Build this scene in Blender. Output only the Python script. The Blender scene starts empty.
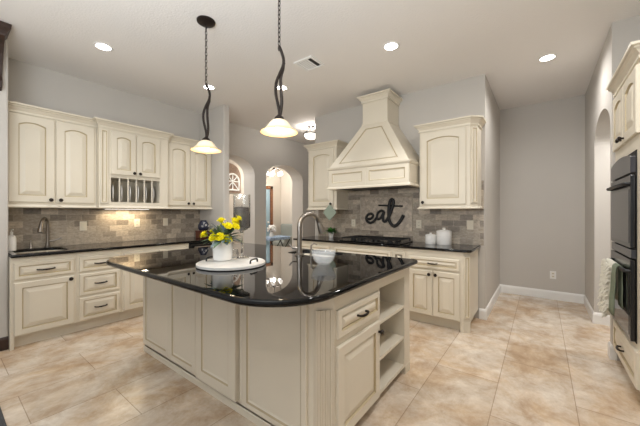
import bpy, bmesh, math, random
from mathutils import Vector, Matrix

# ------------------------------------------------------------ camera, world, light, exposure
S = bpy.context.scene
COL = S.collection
CAM_H = 1.317
cam_d = bpy.data.cameras.new('camera'); cam = bpy.data.objects.new('camera', cam_d); COL.objects.link(cam)
cam_d.sensor_width = 36.0; cam_d.lens = 36.0 * 292.0 / 640.0; cam_d.clip_start = 0.02
cam.location = (0, 0, CAM_H)
cam.rotation_euler = (math.radians(90), 0, math.atan(221 / 292.0))
S.camera = cam
W = bpy.data.worlds.new('world'); S.world = W; W.use_nodes = True
bg = W.node_tree.nodes['Background']; bg.inputs[0].default_value = (0.97, 0.985, 1.0, 1); bg.inputs[1].default_value = 0.47
S.view_settings.view_transform = 'Standard'; S.view_settings.look = 'None'
S.view_settings.gamma = 1.0; S.view_settings.use_curve_mapping = False
S.view_settings.exposure = 0.24

def area(name, loc, target, sx, sy, power, col=(1, .97, .93)):
    l = bpy.data.lights.new(name, 'AREA'); l.shape = 'RECTANGLE'; l.size = sx; l.size_y = sy
    l.energy = power; l.color = col
    o = bpy.data.objects.new(name, l); COL.objects.link(o); o.location = loc
    o.rotation_euler = (Vector(target) - Vector(loc)).to_track_quat('-Z', 'Y').to_euler()
    return o
# added fill light behind the camera, in place of unseen windows
area('camera_side_fill', (-1.2, -2.2, 1.7), (-1.6, 3.0, 1.3), 4.5, 2.2, 6)
# upward fill light near the camera, added to brighten the ceiling
area('ceiling_fill', (-.9, -.7, 1.7), (-1.2, -.2, 3.0), 1.6, 1.0, 88, (.88, .95, 1))
# unseen fill lamp above the frame, added to light the island's right end
area('walkway_fill', (-.05, 1.9, 3.0), (-.05, 1.9, 0), .16, .16, 20, (1, .985, .965))
area('far_room_fill', (-5.8, 2.6, 2.6), (-5.8, 5.2, 1.2), 1.0, 1.0, 26)  # added fill for the room beyond the arches, its source unseen
area('pantry_light', (1.2, 4.0, 2.8), (.6, 4.7, 1.0), .4, .4, 20)

CEIL = 3.035
rnd = random.Random(7)

# ------------------------------------------------------------ materials
def srgb(r, g, b):
    f = lambda c: (c / 255 / 12.92) if c / 255 <= .04045 else ((c / 255 + .055) / 1.055) ** 2.4
    return (f(r), f(g), f(b), 1)

def pmat(name, col, rough=.5, metal=0.0, trans=0.0, emit=None, estr=0.0, bump=0.0, bscale=40, spec=None, coat=0.0, var=0.0, vscale=3, ior=None, alpha=None):
    m = bpy.data.materials.new(name); m.use_nodes = True
    nt = m.node_tree; b = nt.nodes['Principled BSDF']
    b.inputs['Base Color'].default_value = col; b.inputs['Roughness'].default_value = rough
    b.inputs['Metallic'].default_value = metal; b.inputs['Transmission Weight'].default_value = trans
    if spec is not None: b.inputs['Specular IOR Level'].default_value = spec
    if ior: b.inputs['IOR'].default_value = ior
    if alpha is not None: b.inputs['Alpha'].default_value = alpha
    b.inputs['Coat Weight'].default_value = coat
    if emit: b.inputs['Emission Color'].default_value = emit; b.inputs['Emission Strength'].default_value = estr
    tc = nt.nodes.new('ShaderNodeTexCoord')
    if var:
        n = nt.nodes.new('ShaderNodeTexNoise'); n.inputs['Scale'].default_value = vscale; n.inputs['Detail'].default_value = 5
        nt.links.new(tc.outputs['Object'], n.inputs['Vector'])
        r = nt.nodes.new('ShaderNodeValToRGB')
        r.color_ramp.elements[0].position = .3; r.color_ramp.elements[1].position = .7
        r.color_ramp.elements[0].color = tuple(c * (1 - var) for c in col[:3]) + (1,)
        r.color_ramp.elements[1].color = tuple(min(1, c * (1 + var)) for c in col[:3]) + (1,)
        nt.links.new(n.outputs['Fac'], r.inputs['Fac']); nt.links.new(r.outputs['Color'], b.inputs['Base Color'])
    if bump:
        n2 = nt.nodes.new('ShaderNodeTexNoise'); n2.inputs['Scale'].default_value = bscale; n2.inputs['Detail'].default_value = 4
        bp = nt.nodes.new('ShaderNodeBump'); bp.inputs['Strength'].default_value = bump; bp.inputs['Distance'].default_value = .01
        nt.links.new(tc.outputs['Object'], n2.inputs['Vector']); nt.links.new(n2.outputs['Fac'], bp.inputs['Height'])
        nt.links.new(bp.outputs['Normal'], b.inputs['Normal'])
    return m

M = {}
M['cream'] = pmat('cream_paint', srgb(222, 213, 195), .38, var=.03, vscale=2.5)
M['glaze_shade'] = pmat('cream_glaze_shade', srgb(188, 172, 140), .5)  # brown groove glaze, also paints shade on the flat panels' inner bevels
M['cream_in'] = pmat('cabinet_interior', srgb(200, 184, 148), .5)
M['wall'] = pmat('greige_wall', srgb(200, 195, 188), .8, bump=.12, bscale=90, var=.015, vscale=1.5)
M['wall_far'] = pmat('far_room_wall', srgb(205, 197, 186), .8, bump=.1, bscale=90)
M['ceil'] = pmat('ceiling_paint', srgb(238, 234, 230), .9, bump=.35, bscale=55)
M['white'] = pmat('white_trim', srgb(238, 237, 234), .4)
M['bronze'] = pmat('dark_bronze', srgb(44, 36, 32), .4, metal=.6)
M['black'] = pmat('black_iron', srgb(15, 15, 16), .5)
M['blackgloss'] = pmat('black_oven_enamel', srgb(16, 16, 18), .16)
M['ovenglass'] = pmat('oven_glass', srgb(38, 38, 41), .04, spec=.9)
M['panelglass'] = pmat('oven_panel', srgb(58, 58, 62), .15)
M['steel'] = pmat('brushed_nickel', srgb(158, 151, 143), .28, metal=1.0)
M['ceramic'] = pmat('white_ceramic', srgb(236, 234, 230), .25, coat=.3)
M['glass'] = pmat('clear_glass', (.97, .98, .98, 1), .02, trans=1.0, ior=1.45)
M['crystal'] = pmat('cut_crystal', (.92, .95, .97, 1), .06, bump=1.0, bscale=45, alpha=.26, spec=1.0)
M['candle'] = pmat('grey_wax', srgb(112, 106, 102), .6, var=.25, vscale=40)
M['marble'] = pmat('white_marble', srgb(212, 210, 206), .35, var=.08, vscale=9)
M['darkwood'] = pmat('dark_walnut', srgb(52, 34, 26), .4, var=.35, vscale=14)
M['yellow'] = pmat('yellow_petal', srgb(240, 228, 28), .55, var=.1, vscale=30)
M['leaf'] = pmat('grey_green_leaf', srgb(92, 116, 84), .5, var=.3, vscale=25)
M['leafblue'] = pmat('blue_green_leaf', srgb(116, 134, 142), .5, var=.25, vscale=25)
M['green'] = pmat('plant_leaf', srgb(70, 122, 52), .5, var=.3, vscale=40)
M['sage'] = pmat('sage_cloth', srgb(120, 128, 108), .9, bump=.4, bscale=140)
M['sagehold'] = pmat('sage_pot_holder', srgb(148, 160, 145), .9, bump=.4, bscale=120)
M['creamcloth'] = pmat('cream_cloth', srgb(226, 222, 208), .95, bump=1.0, bscale=110)
M['switch'] = pmat('switch_plate', srgb(226, 218, 200), .4)
M['bulb'] = pmat('lamp_lens', (1, 1, 1, 1), .5, emit=(1, .95, .86, 1), estr=14)
M['bulb2'] = pmat('lamp_bulb', (1, 1, 1, 1), .5, emit=(1, .88, .66, 1), estr=5)
M['cup'] = pmat('opal_glass', (1, 1, 1, 1), .5, emit=(1, .94, .85, 1), estr=1.3)
M['frost'] = pmat('frosted_glass', (1, 1, 1, 1), .6, emit=(1, .93, .82, 1), estr=3.0)
M['rug'] = pmat('dark_grey_rug', srgb(72, 72, 72), .95, bump=.6, bscale=120)
M['plate'] = pmat('slate_plate', srgb(66, 70, 76), .25)
M['navy'] = pmat('navy_ceramic', srgb(34, 38, 58), .3)
M['redwood'] = pmat('red_brown_wood', srgb(84, 42, 26), .35, var=.3, vscale=18)
M['bluecloth'] = pmat('blue_white_cloth', srgb(150, 170, 196), .9, var=.35, vscale=22)
M['greycloth'] = pmat('grey_green_upholstery', srgb(150, 154, 148), .9, bump=.3, bscale=90)
M['taupe'] = pmat('taupe_stone', srgb(146, 124, 108), .8, var=.15, vscale=20)
M['winedark'] = pmat('wine_cooler_glass', srgb(20, 19, 20), .08)
M['brownwood'] = pmat('door_wood', srgb(122, 78, 48), .45, var=.25, vscale=16)
M['skyglass'] = pmat('pale_blue_pane', srgb(150, 176, 190), .1)

def alabaster():
    m = bpy.data.materials.new('alabaster_glass'); m.use_nodes = True; nt = m.node_tree; b = nt.nodes['Principled BSDF']
    b.inputs['Roughness'].default_value = .35
    tc = nt.nodes.new('ShaderNodeTexCoord'); sp = nt.nodes.new('ShaderNodeSeparateXYZ'); nt.links.new(tc.outputs['Object'], sp.inputs[0])
    r = nt.nodes.new('ShaderNodeValToRGB')      # amber glass at the rim, milky glass at the neck
    r.color_ramp.elements[0].position = .0; r.color_ramp.elements[0].color = srgb(232, 160, 52)
    r.color_ramp.elements[1].position = .6; r.color_ramp.elements[1].color = srgb(250, 232, 200)
    mr = nt.nodes.new('ShaderNodeMapRange'); mr.inputs['From Min'].default_value = 0; mr.inputs['From Max'].default_value = .09
    nt.links.new(sp.outputs['Z'], mr.inputs['Value']); nt.links.new(mr.outputs[0], r.inputs['Fac'])
    nt.links.new(r.outputs['Color'], b.inputs['Base Color']); nt.links.new(r.outputs['Color'], b.inputs['Emission Color'])
    b.inputs['Emission Strength'].default_value = .16
    b.inputs['Subsurface Weight'].default_value = 0
    return m
M['shade'] = alabaster()

def granite():
    m = bpy.data.materials.new('black_granite'); m.use_nodes = True; nt = m.node_tree; b = nt.nodes['Principled BSDF']
    b.inputs['Roughness'].default_value = .02; b.inputs['Specular IOR Level'].default_value = .3
    tc = nt.nodes.new('ShaderNodeTexCoord')
    v = nt.nodes.new('ShaderNodeTexVoronoi'); v.inputs['Scale'].default_value = 160
    nt.links.new(tc.outputs['Object'], v.inputs['Vector'])
    r = nt.nodes.new('ShaderNodeValToRGB'); r.color_ramp.elements[0].position = .0; r.color_ramp.elements[1].position = .15
    r.color_ramp.elements[0].color = srgb(52, 52, 55); r.color_ramp.elements[1].color = srgb(7, 7, 8)
    nt.links.new(v.outputs['Distance'], r.inputs['Fac']); nt.links.new(r.outputs['Color'], b.inputs['Base Color'])
    return m
M['granite'] = granite()

def tile_mat(name, ax, c1, c2, cm, bw, bh, offs, mortar, rough, nz, dark, light, vein=(1, 1, 1), origin=(0, 0), bumpd=.002, rot=0.0, nmix=.75):
    """brick texture over two object axes, with a stone noise multiplied on"""
    m = bpy.data.materials.new(name); m.use_nodes = True; nt = m.node_tree; b = nt.nodes['Principled BSDF']
    L = nt.links.new
    tc = nt.nodes.new('ShaderNodeTexCoord'); sp = nt.nodes.new('ShaderNodeSeparateXYZ'); L(tc.outputs['Object'], sp.inputs[0])
    cb = nt.nodes.new('ShaderNodeCombineXYZ'); L(sp.outputs[ax[0]], cb.inputs[0]); L(sp.outputs[ax[1]], cb.inputs[1])
    mp = nt.nodes.new('ShaderNodeMapping'); L(cb.outputs[0], mp.inputs[0]); mp.inputs['Location'].default_value = (origin[0], origin[1], 0)
    mp.inputs['Rotation'].default_value = (0, 0, rot)
    br = nt.nodes.new('ShaderNodeTexBrick'); L(mp.outputs[0], br.inputs['Vector'])
    br.offset = offs; br.inputs['Scale'].default_value = 1; br.inputs['Mortar Size'].default_value = mortar
    br.inputs['Brick Width'].default_value = bw; br.inputs['Row Height'].default_value = bh
    br.inputs['Color1'].default_value = c1; br.inputs['Color2'].default_value = c2; br.inputs['Mortar'].default_value = cm
    br.inputs['Mortar Smooth'].default_value = .3
    ms = nt.nodes.new('ShaderNodeMapping'); L(tc.outputs['Object'], ms.inputs[0]); ms.inputs['Scale'].default_value = vein
    n = nt.nodes.new('ShaderNodeTexNoise'); n.inputs['Scale'].default_value = nz; n.inputs['Detail'].default_value = 12; n.inputs['Roughness'].default_value = .72
    n.inputs['Distortion'].default_value = .35
    L(ms.outputs[0], n.inputs['Vector'])
    r = nt.nodes.new('ShaderNodeValToRGB'); r.color_ramp.elements[0].position = .32; r.color_ramp.elements[1].position = .68
    r.color_ramp.elements[0].color = dark; r.color_ramp.elements[1].color = light
    L(n.outputs['Fac'], r.inputs['Fac'])
    mx = nt.nodes.new('ShaderNodeMix'); mx.data_type = 'RGBA'; mx.blend_type = 'MULTIPLY'; mx.inputs['Factor'].default_value = nmix
    L(br.outputs['Color'], mx.inputs['A']); L(r.outputs['Color'], mx.inputs['B']); L(mx.outputs['Result'], b.inputs['Base Color'])
    b.inputs['Roughness'].default_value = rough
    bp = nt.nodes.new('ShaderNodeBump'); bp.inputs['Strength'].default_value = .35; bp.inputs['Distance'].default_value = bumpd; bp.invert = True
    L(br.outputs['Fac'], bp.inputs['Height']); L(bp.outputs['Normal'], b.inputs['Normal'])
    return m
M['floor'] = tile_mat('travertine_floor', ('Y', 'X'), srgb(243, 235, 223), srgb(228, 217, 202), srgb(192, 177, 159), .91, .455, .5, .0028, .2, 3.0,
                      srgb(178, 154, 128), srgb(255, 254, 252), vein=(1.5, 1.2, 1), origin=(.09, .265 + .455 * 20))
def warm_patches(m):       # broad tan and pinkish clouds of the travertine
    nt = m.node_tree; b = nt.nodes['Principled BSDF']; L = nt.links.new
    src = b.inputs['Base Color'].links[0].from_socket
    tc = nt.nodes.new('ShaderNodeTexCoord'); n = nt.nodes.new('ShaderNodeTexNoise'); n.inputs['Scale'].default_value = 1.7; n.inputs['Detail'].default_value = 6
    n.inputs['Roughness'].default_value = .7; n.inputs['Distortion'].default_value = .5
    L(tc.outputs['Object'], n.inputs['Vector'])
    r = nt.nodes.new('ShaderNodeValToRGB'); r.color_ramp.elements[0].position = .38; r.color_ramp.elements[1].position = .6
    r.color_ramp.elements[0].color = srgb(236, 219, 198); r.color_ramp.elements[1].color = (1, 1, 1, 1)
    L(n.outputs['Fac'], r.inputs['Fac'])
    mx = nt.nodes.new('ShaderNodeMix'); mx.data_type = 'RGBA'; mx.blend_type = 'MULTIPLY'; mx.inputs['Factor'].default_value = 1
    L(src, mx.inputs['A']); L(r.outputs['Color'], mx.inputs['B']); L(mx.outputs['Result'], b.inputs['Base Color'])
warm_patches(M['floor'])
M['splash_l'] = tile_mat('travertine_subway_left', ('Y', 'Z'), srgb(222, 210, 194), srgb(144, 135, 126), srgb(192, 183, 170), .152, .0765, .5, .003, .4, 26,
                         srgb(170, 162, 152), srgb(255, 252, 246), origin=(0, .002), vein=(1, 1, 1.8))
M['splash_h'] = tile_mat('travertine_subway_range', ('X', 'Z'), srgb(222, 210, 194), srgb(144, 135, 126), srgb(192, 183, 170), .152, .0765, .5, .003, .4, 26,
                         srgb(170, 162, 152), srgb(255, 252, 246), origin=(0, .002), vein=(1, 1, 1.8))
M['splash_d'] = tile_mat('travertine_diamond_mosaic', ('X', 'Z'), srgb(220, 208, 194), srgb(184, 173, 162), srgb(194, 185, 174), .05, .05, 0, .0025, .4, 26,
                         srgb(170, 162, 152), srgb(255, 252, 246), rot=math.radians(45))

# ------------------------------------------------------------ mesh helpers
class F:
    """a working frame: u to the right, v up, w out of the face"""
    def __init__(s, o, u, w): s.o = Vector(o); s.u = Vector(u); s.w = Vector(w)
    def __call__(s, u, v, w=0): return s.o + s.u * u + Vector((0, 0, v)) + s.w * w
WORLD = None
class MB:
    def __init__(s): s.b = bmesh.new(); s.mi = 0
    def face(s, vs):
        try:
            f = s.b.faces.new(vs); f.material_index = s.mi; return f
        except ValueError: return None
    def v(s, p): return s.b.verts.new(p)
    def hexa(s, p):
        v = [s.v(q) for q in p]
        for i in ((0, 3, 2, 1), (4, 5, 6, 7), (0, 1, 5, 4), (1, 2, 6, 5), (2, 3, 7, 6), (3, 0, 4, 7)): s.face([v[k] for k in i])
        return s
    def box(s, x0, x1, y0, y1, z0, z1):
        return s.hexa([(x0, y0, z0), (x1, y0, z0), (x1, y1, z0), (x0, y1, z0), (x0, y0, z1), (x1, y0, z1), (x1, y1, z1), (x0, y1, z1)])
    def fbox(s, f, u0, u1, v0, v1, w0, w1):
        return s.hexa([f(u0, v0, w0), f(u1, v0, w0), f(u1, v0, w1), f(u0, v0, w1), f(u0, v1, w0), f(u1, v1, w0), f(u1, v1, w1), f(u0, v1, w1)])
    def loops(s, loops, close=True, cap0=True, cap1=True, mats=None):
        rings = [[s.v(p) for p in l] for l in loops]; n = len(rings[0])
        for k in range(len(rings) - 1):
            if mats: s.mi = mats[k]
            for i in range(n if close else n - 1):
                j = (i + 1) % n; s.face([rings[k][i], rings[k][j], rings[k + 1][j], rings[k + 1][i]])
        s.mi = 0
        if cap0: s.face(rings[0][::-1])
        if cap1: s.face(rings[-1])
        return s
    def lathe(s, prof, c, n=24, axis='z', cap0=True, cap1=True):
        c = Vector(c); L = []
        for r, h in prof:
            ring = []
            for i in range(n):
                a = 2 * math.pi * i / n; x, y = r * math.cos(a), r * math.sin(a)
                q = {'z': (x, y, h), 'x': (h, x, y), 'y': (x, h, y)}[axis]
                ring.append(c + Vector(q))
            L.append(ring)
        return s.loops(L, True, cap0, cap1)
    def tube(s, pts, r, n=8, cap=True, flat=None):
        P = [Vector(p) for p in pts]; R = r if isinstance(r, (list, tuple)) else [r] * len(P)
        t = (P[1] - P[0]).normalized(); a = Vector((0, 0, 1)) if abs(t.z) < .9 else Vector((1, 0, 0))
        nrm = (a - t * a.dot(t)).normalized(); L = []
        for i, p in enumerate(P):
            t2 = ((P[min(i + 1, len(P) - 1)] - P[max(i - 1, 0)])).normalized()
            nrm = (nrm - t2 * nrm.dot(t2)).normalized(); bn = t2.cross(nrm)
            L.append([p + (nrm * math.cos(2 * math.pi * k / n) + bn * math.sin(2 * math.pi * k / n)) * R[i] for k in range(n)])
        if flat: L = [[flat(q) for q in l] for l in L]
        return s.loops(L, True, cap, cap)
    def sweep(s, prof, path, side=1):
        """profile [(out, z)...] closed, swept along a 2-D path with mitred corners; out goes to the right of travel * side"""
        P = [Vector((p[0], p[1])) for p in path]; L = []
        for i, p in enumerate(P):
            def nr(a, b):
                d = (b - a).normalized(); return Vector((d.y, -d.x)) * side
            if i == 0: m = nr(P[0], P[1])
            elif i == len(P) - 1: m = nr(P[-2], P[-1])
            else:
                n1, n2 = nr(P[i - 1], p), nr(p, P[i + 1]); m = (n1 + n2).normalized(); m = m / max(.3, m.dot(n1))
            L.append([Vector((p.x + m.x * o, p.y + m.y * o, z)) for o, z in prof])
        return s.loops(L)
    def prism(s, poly, f, w0, w1):
        """poly [(u, v)] in frame f extruded from w0 to w1"""
        a = [s.v(f(u, v, w0)) for u, v in poly]; c = [s.v(f(u, v, w1)) for u, v in poly]; n = len(poly)
        for i in range(n): s.face([a[i], a[(i + 1) % n], c[(i + 1) % n], c[i]])
        s.face(a[::-1]); s.face(c); return s
    def ball(s, c, r, sub=2, sc=(1, 1, 1)):
        m = Matrix.Translation(Vector(c)) @ Matrix.Diagonal((sc[0], sc[1], sc[2], 1))
        old = set(s.b.faces)
        bmesh.ops.create_icosphere(s.b, subdivisions=sub, radius=r, matrix=m)
        for f in s.b.faces:
            if f not in old: f.material_index = s.mi
        return s
    def quad(s, a, b, c, d): return s.face([s.v(a), s.v(b), s.v(c), s.v(d)])
    def build(s, name, mat, parent=None, smooth=False, bevel=0, origin=None):
        bmesh.ops.recalc_face_normals(s.b, faces=s.b.faces)
        ngons = [f for f in s.b.faces if len(f.verts) > 4]
        if ngons: bmesh.ops.triangulate(s.b, faces=ngons)
        off = Vector((0, 0, 0))
        root = parent
        while root is not None and root.parent is not None: root = root.parent
        if root is not None: off = Vector(root.location)
        elif origin is not None: off = Vector(origin)
        if off.length: bmesh.ops.translate(s.b, verts=s.b.verts, vec=-off)
        me = bpy.data.meshes.new(name)
        if smooth:
            for f in s.b.faces: f.smooth = True
            for e in s.b.edges:
                if len(e.link_faces) == 2 and e.calc_face_angle(0) > math.radians(42): e.smooth = False
        s.b.to_mesh(me); s.b.free()
        for m in (mat if isinstance(mat, (list, tuple)) else [mat]): me.materials.append(m)
        o = bpy.data.objects.new(name, me); COL.objects.link(o)
        if parent is not None: o.parent = parent
        elif origin is not None: o.location = off
        if bevel:
            md = o.modifiers.new('bevel', 'BEVEL'); md.width = bevel; md.segments = 2; md.limit_method = 'ANGLE'
        return o

def tag(o, label, cat, group=None):
    o['label'] = label; o['category'] = cat
    if group: o['group'] = group
    return o
def thing(name, label, cat, loc, group=None):
    o = bpy.data.objects.new(name, None); COL.objects.link(o); o.location = loc; o.empty_display_size = .05
    return tag(o, label, cat, group)
def struct(o): o['kind'] = 'structure'; return o
def dup(root, loc, label, group=None, rotz=None):
    r = root.copy(); COL.objects.link(r); r.location = loc; r['label'] = label
    if group: r['group'] = group
    if rotz is not None: r.rotation_euler.z = rotz
    for ch in list(root.children):
        c = ch.copy(); COL.objects.link(c); c.parent = r
        for g in list(ch.children):
            d = g.copy(); COL.objects.link(d); d.parent = c
    return r

FX = lambda x: F((x, 0, 0), (0, 1, 0), (1, 0, 0))       # faces +x (left run, island end)
FY = lambda y: F((0, y, 0), (1, 0, 0), (0, -1, 0))      # faces -y (range wall, island front)
FN = lambda x: F((x, 0, 0), (0, -1, 0), (-1, 0, 0))     # faces -x (ovens); u = -y

# ------------------------------------------------------------ cabinet joinery
def panel_loops(u0, u1, v0, v1, f, th, stile, arch, rail_t=None, slope=.035, flat=False):
    """raised panel front; returns loops and material per band"""
    K = 11
    def loop(i, w, ar):
        a, b, c = u0 + i, u1 - i, v0 + i
        pts = [f(a, c, w), f(b, c, w)]
        for k in range(K):
            t = k / (K - 1); u = b + (a - b) * t
            pts.append(f(u, v1 - i - ar * (abs(2 * t - 1) ** 2.0), w))
        return pts
    s = stile
    if flat:
        L = [loop(0, 0, 0), loop(0, th - .004, 0), loop(.004, th, 0), loop(s, th, arch), loop(s + .010, th - .006, arch), loop(s + .018, th - .014, arch)]
        return L, [0, 0, 0, 1, 0]  # inner bevel band in glaze tone, widened to paint in edge shade
    L = [loop(0, 0, 0), loop(0, th - .005, 0), loop(.006, th, 0), loop(s, th, arch), loop(s + .004, th - .012, arch),
         loop(s + .010, th - .013, arch), loop(s + .010 + slope, th - .001, arch * .9), loop(s + .013 + slope, th, arch * .9)]
    return L, [0, 0, 0, 1, 1, 0, 0]
def front(name, parent, f, u0, u1, v0, v1, th=.02, stile=.055, arch=0, slope=.038, flat=False):
    L, mt = panel_loops(u0, u1, v0, v1, f, th, stile, arch, slope=slope, flat=flat)
    m = MB(); m.loops(L, mats=mt); return m.build(name, [M['cream'], M['glaze_shade']], parent)
def knob(parent, f, u, v, w=.02):
    c = f(u, v, w); m = MB(); R = []
    fw, fu = f.w, f.u; up = Vector((0, 0, 1))
    for r, h in ((.008, 0), (.008, .012), (.016, .019), (.020, .026), (.015, .034), (.004, .036)):
        R.append([c + fw * h + (fu * math.cos(2 * math.pi * i / 12) + up * math.sin(2 * math.pi * i / 12)) * r for i in range(12)])
    m.loops(R); o = m.build('knob', M['bronze'], parent, smooth=True); o['label'] = 'dark bronze knob'; return o
def pull(parent, f, u, v, L=.1, w=.02):
    m = MB(); h = L / 2
    m.tube([f(u - h, v, w), f(u - h, v, w + .02), f(u - h * .6, v - .003, w + .028), f(u, v - .004, w + .03), f(u + h * .6, v - .003, w + .028), f(u + h, v, w + .02), f(u + h, v, w)], [.007, .007, .0075, .009, .0075, .007, .007], 8)
    o = m.build('pull_handle', M['bronze'], parent, smooth=True); o['label'] = 'dark bronze drawer pull'; return o
CROWN = [(0, 0), (.013, 0), (.014, .016), (.005, .019), (.007, .026), (.016, .036), (.030, .055), (.044, .061), (.045, .064), (.036, .067), (.037, .072), (.057, .077), (.059, .094), (0, .094)]
def crown(parent, path, z, side=1, k=1.0):
    m = MB(); m.sweep([(o * k, z + h * k) for o, h in CROWN], path, side); return m.build('crown_moulding', M['cream'], parent)
RAIL = [(0, 0), (.024, 0), (.026, .008), (.014, .014), (.006, .028), (0, .032)]
def lightrail(parent, path, z, side=1):
    m = MB(); m.sweep([(o, z + h) for o, h in RAIL], path, side); return m.build('bottom_moulding', M['cream'], parent)

# ------------------------------------------------------------ the setting
WX, HY = -4.70, 4.11            # left wall plane, range wall plane
struct(MB().box(-9, 4, -4, 8, -.1, 0).build('floor', M['floor']))
struct(MB().box(-9, 4, -1.2, 8, CEIL, CEIL + .1).build('ceiling', M['ceil']))

def arched_wall(name, f, u0, u1, thick, arches, mat, top=CEIL):
    poly = [(u0, 0)]
    for c, hw, spring, rise in arches:
        poly.append((c - hw, 0))
        for k in range(25):
            a = math.pi * k / 24; poly.append((c - hw * math.cos(a), spring + rise * math.sin(a)))
        poly.append((c + hw, 0))
    poly += [(u1, 0), (u1, top), (u0, top)]
    return struct(MB().prism(poly, f, -thick, 0).build(name, mat))
arched_wall('wall_left', FX(WX), .435, 7.0, .36, [(3.45, .535, 2.10, .33), (4.90, .605, 2.09, .335)], M['wall'])
struct(MB().box(WX, -4.0, 2.765, 2.87, 0, CEIL).build('wall_left_stub', M['wall'], bevel=.012))
struct(MB().box(-5.06, -4.12, -1.2, .435, 0, CEIL).build('wall_left_near', M['wall'], bevel=.015))
struct(MB().prism([(-3.22, HY), (-.55, HY), (-.55, 5.70), (.51, 5.70), (.51, 5.85), (-.69, 5.85), (-.69, 4.25), (-3.22, 4.25)], F((0, 0, 0), (1, 0, 0), (0, 0, 1)), 0, 1).build('wall_back', M['wall'])) if False else None
def plan_wall(name, poly, mat, z0=0, z1=CEIL, bevel=0):
    m = MB(); a = [m.v((x, y, z0)) for x, y in poly]; c = [m.v((x, y, z1)) for x, y in poly]; n = len(poly)
    for i in range(n): m.face([a[i], a[(i + 1) % n], c[(i + 1) % n], c[i]])
    m.face(a[::-1]); m.face(c); return struct(m.build(name, mat, bevel=bevel))
plan_wall('wall_back', [(-3.22, HY), (-.55, HY), (-.55, 5.70), (.51, 5.70), (.51, 5.85), (-.69, 5.85), (-.69, 4.25), (-3.22, 4.25)], M['wall'])
arched_wall('wall_right', FN(.51), -5.85, -3.69, .30, [(-4.27, .50, 2.12, .27)], M['wall'])
plan_wall('wall_right_oven', [(.80, 3.69), (1.25, 3.69), (1.25, -1.2), (1.40, -1.2), (1.40, 3.83), (.80, 3.83)], M['wall'])
plan_wall('wall_pantry', [(1.6, 3.83), (1.7, 3.83), (1.7, 5.85), (.80, 5.85), (.80, 5.75), (1.6, 5.75)], M['wall'])
# room beyond the arches
plan_wall('wall_far', [(-6.70, 2.0), (-6.60, 2.0), (-6.60, 6.66), (-5.06, 6.66), (-5.06, 6.78), (-6.70, 6.78)], M['wall_far'])
plan_wall('wall_passage', [(-4.7, 6.4), (-3.0, 6.4), (-3.0, 6.52), (-4.7, 6.52)], M['wall'])
# baseboards
BB = [(0, 0), (.016, 0), (.016, .10), (.011, .118), (.004, .13), (0, .13)]
def baseboard(name, path, side, mat=None, k=1.0):
    m = MB(); m.sweep([(o, z * k) for o, z in BB], path, side); return struct(m.build(name, mat or M['white']))
baseboard('baseboard_back', [(-.615, HY), (-.55, HY), (-.55, 5.70), (.51, 5.70), (.51, 4.77), (.80, 4.77)], 1)
baseboard('baseboard_right', [(.80, 3.77), (.51, 3.77), (.51, 3.69), (.54, 3.69)], 1)
baseboard('baseboard_left', [(-4.12, -1.0), (-4.12, .435)], 1, M['darkwood'], .95)

# backsplashes
struct(MB().box(WX, WX + .01, .435, 2.765, .915, 1.40).build('wall_left_backsplash', M['splash_l']))
m = MB(); Y0, Y1 = HY - .01, HY
m.box(-3.14, -2.29, Y0, Y1, .915, 1.72); m.box(-1.46, -.565, Y0, Y1, .915, 1.72); m.box(-2.29, -1.46, Y0, Y1, .915, 1.05); m.box(-2.29, -1.46, Y0, Y1, 1.56, 1.72)
struct(m.build('wall_back_backsplash', M['splash_h']))
struct(MB().box(-2.29, -1.46, Y0 + .001, Y1, 1.05, 1.56).build('wall_back_mosaic', M['splash_d']))
m = MB()
for a, b in (((-2.29, 1.05), (-1.46, 1.05)), ((-1.46, 1.05), (-1.46, 1.56)), ((-1.46, 1.56), (-2.29, 1.56)), ((-2.29, 1.56), (-2.29, 1.05))):
    m.tube([(a[0], Y0, a[1]), (b[0], Y0, b[1])], .008, 8)
struct(m.build('trim_1', pmat('stone_liner', srgb(182, 170, 154), .4, var=.1, vscale=30)))

# ------------------------------------------------------------ left run: base cabinets
XF = -4.05; fL = FX(XF)
def base_body(root, f, u0, u1, depth, top=.885, toe=.115, toed=.066, name='body'):
    m = MB(); m.fbox(f, u0, u1, toe, top, -depth, 0); m.fbox(f, u0, u1, 0, toe, -depth, -toed)
    return m.build(name, M['cream'], root)
DL = XF - (WX + .001)
r = thing('base_cabinet', 'cream sink base cabinet at the left wall with one wide drawer over one large door', 'cabinet', (XF, .69, 0))
base_body(r, fL, .437, .942, DL)
MB().fbox(fL, .437, .465, 0, .115, -.065, .0).build('end_foot', M['cream'], r)
d = front('drawer', r, fL, .462, .917, .668, .83, stile=.032, slope=.022); pull(d, fL, .69, .75, .13)
d = front('door', r, fL, .462, .917, .128, .64); knob(d, fL, .885, .612)
r = thing('base_cabinet', 'cream base cabinet with a stack of three drawers, right of the sink cabinet', 'cabinet', (XF, 1.155, 0))
base_body(r, fL, .944, 1.368, DL)
for a, b in ((.668, .83), (.405, .645), (.13, .38)):
    d = front('drawer', r, fL, .962, 1.347, a, b, stile=.034, slope=.024); pull(d, fL, 1.155, (a + b) / 2, .11)
r = thing('base_cabinet', 'cream base cabinet with two tall doors, partly hidden behind the left end of the island', 'cabinet', (XF, 1.79, 0))
base_body(r, fL, 1.37, 2.215, DL)
for a, b, k in ((1.39, 1.785, 1.75), (1.80, 2.195, 1.835)):
    d = front('door', r, fL, a, b, .13, .83, stile=.06); knob(d, fL, k, .79)
r = thing('wine_cooler', 'black glass-front wine cooler under the left counter beside the wall stub', 'wine cooler', (XF, 2.49, 0))
m = MB(); m.fbox(fL, 2.22, 2.76, .10, .88, -.60, -.002); m.fbox(fL, 2.22, 2.76, 0, .10, -.6, -.07); m.build('body', M['black'], r)
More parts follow.
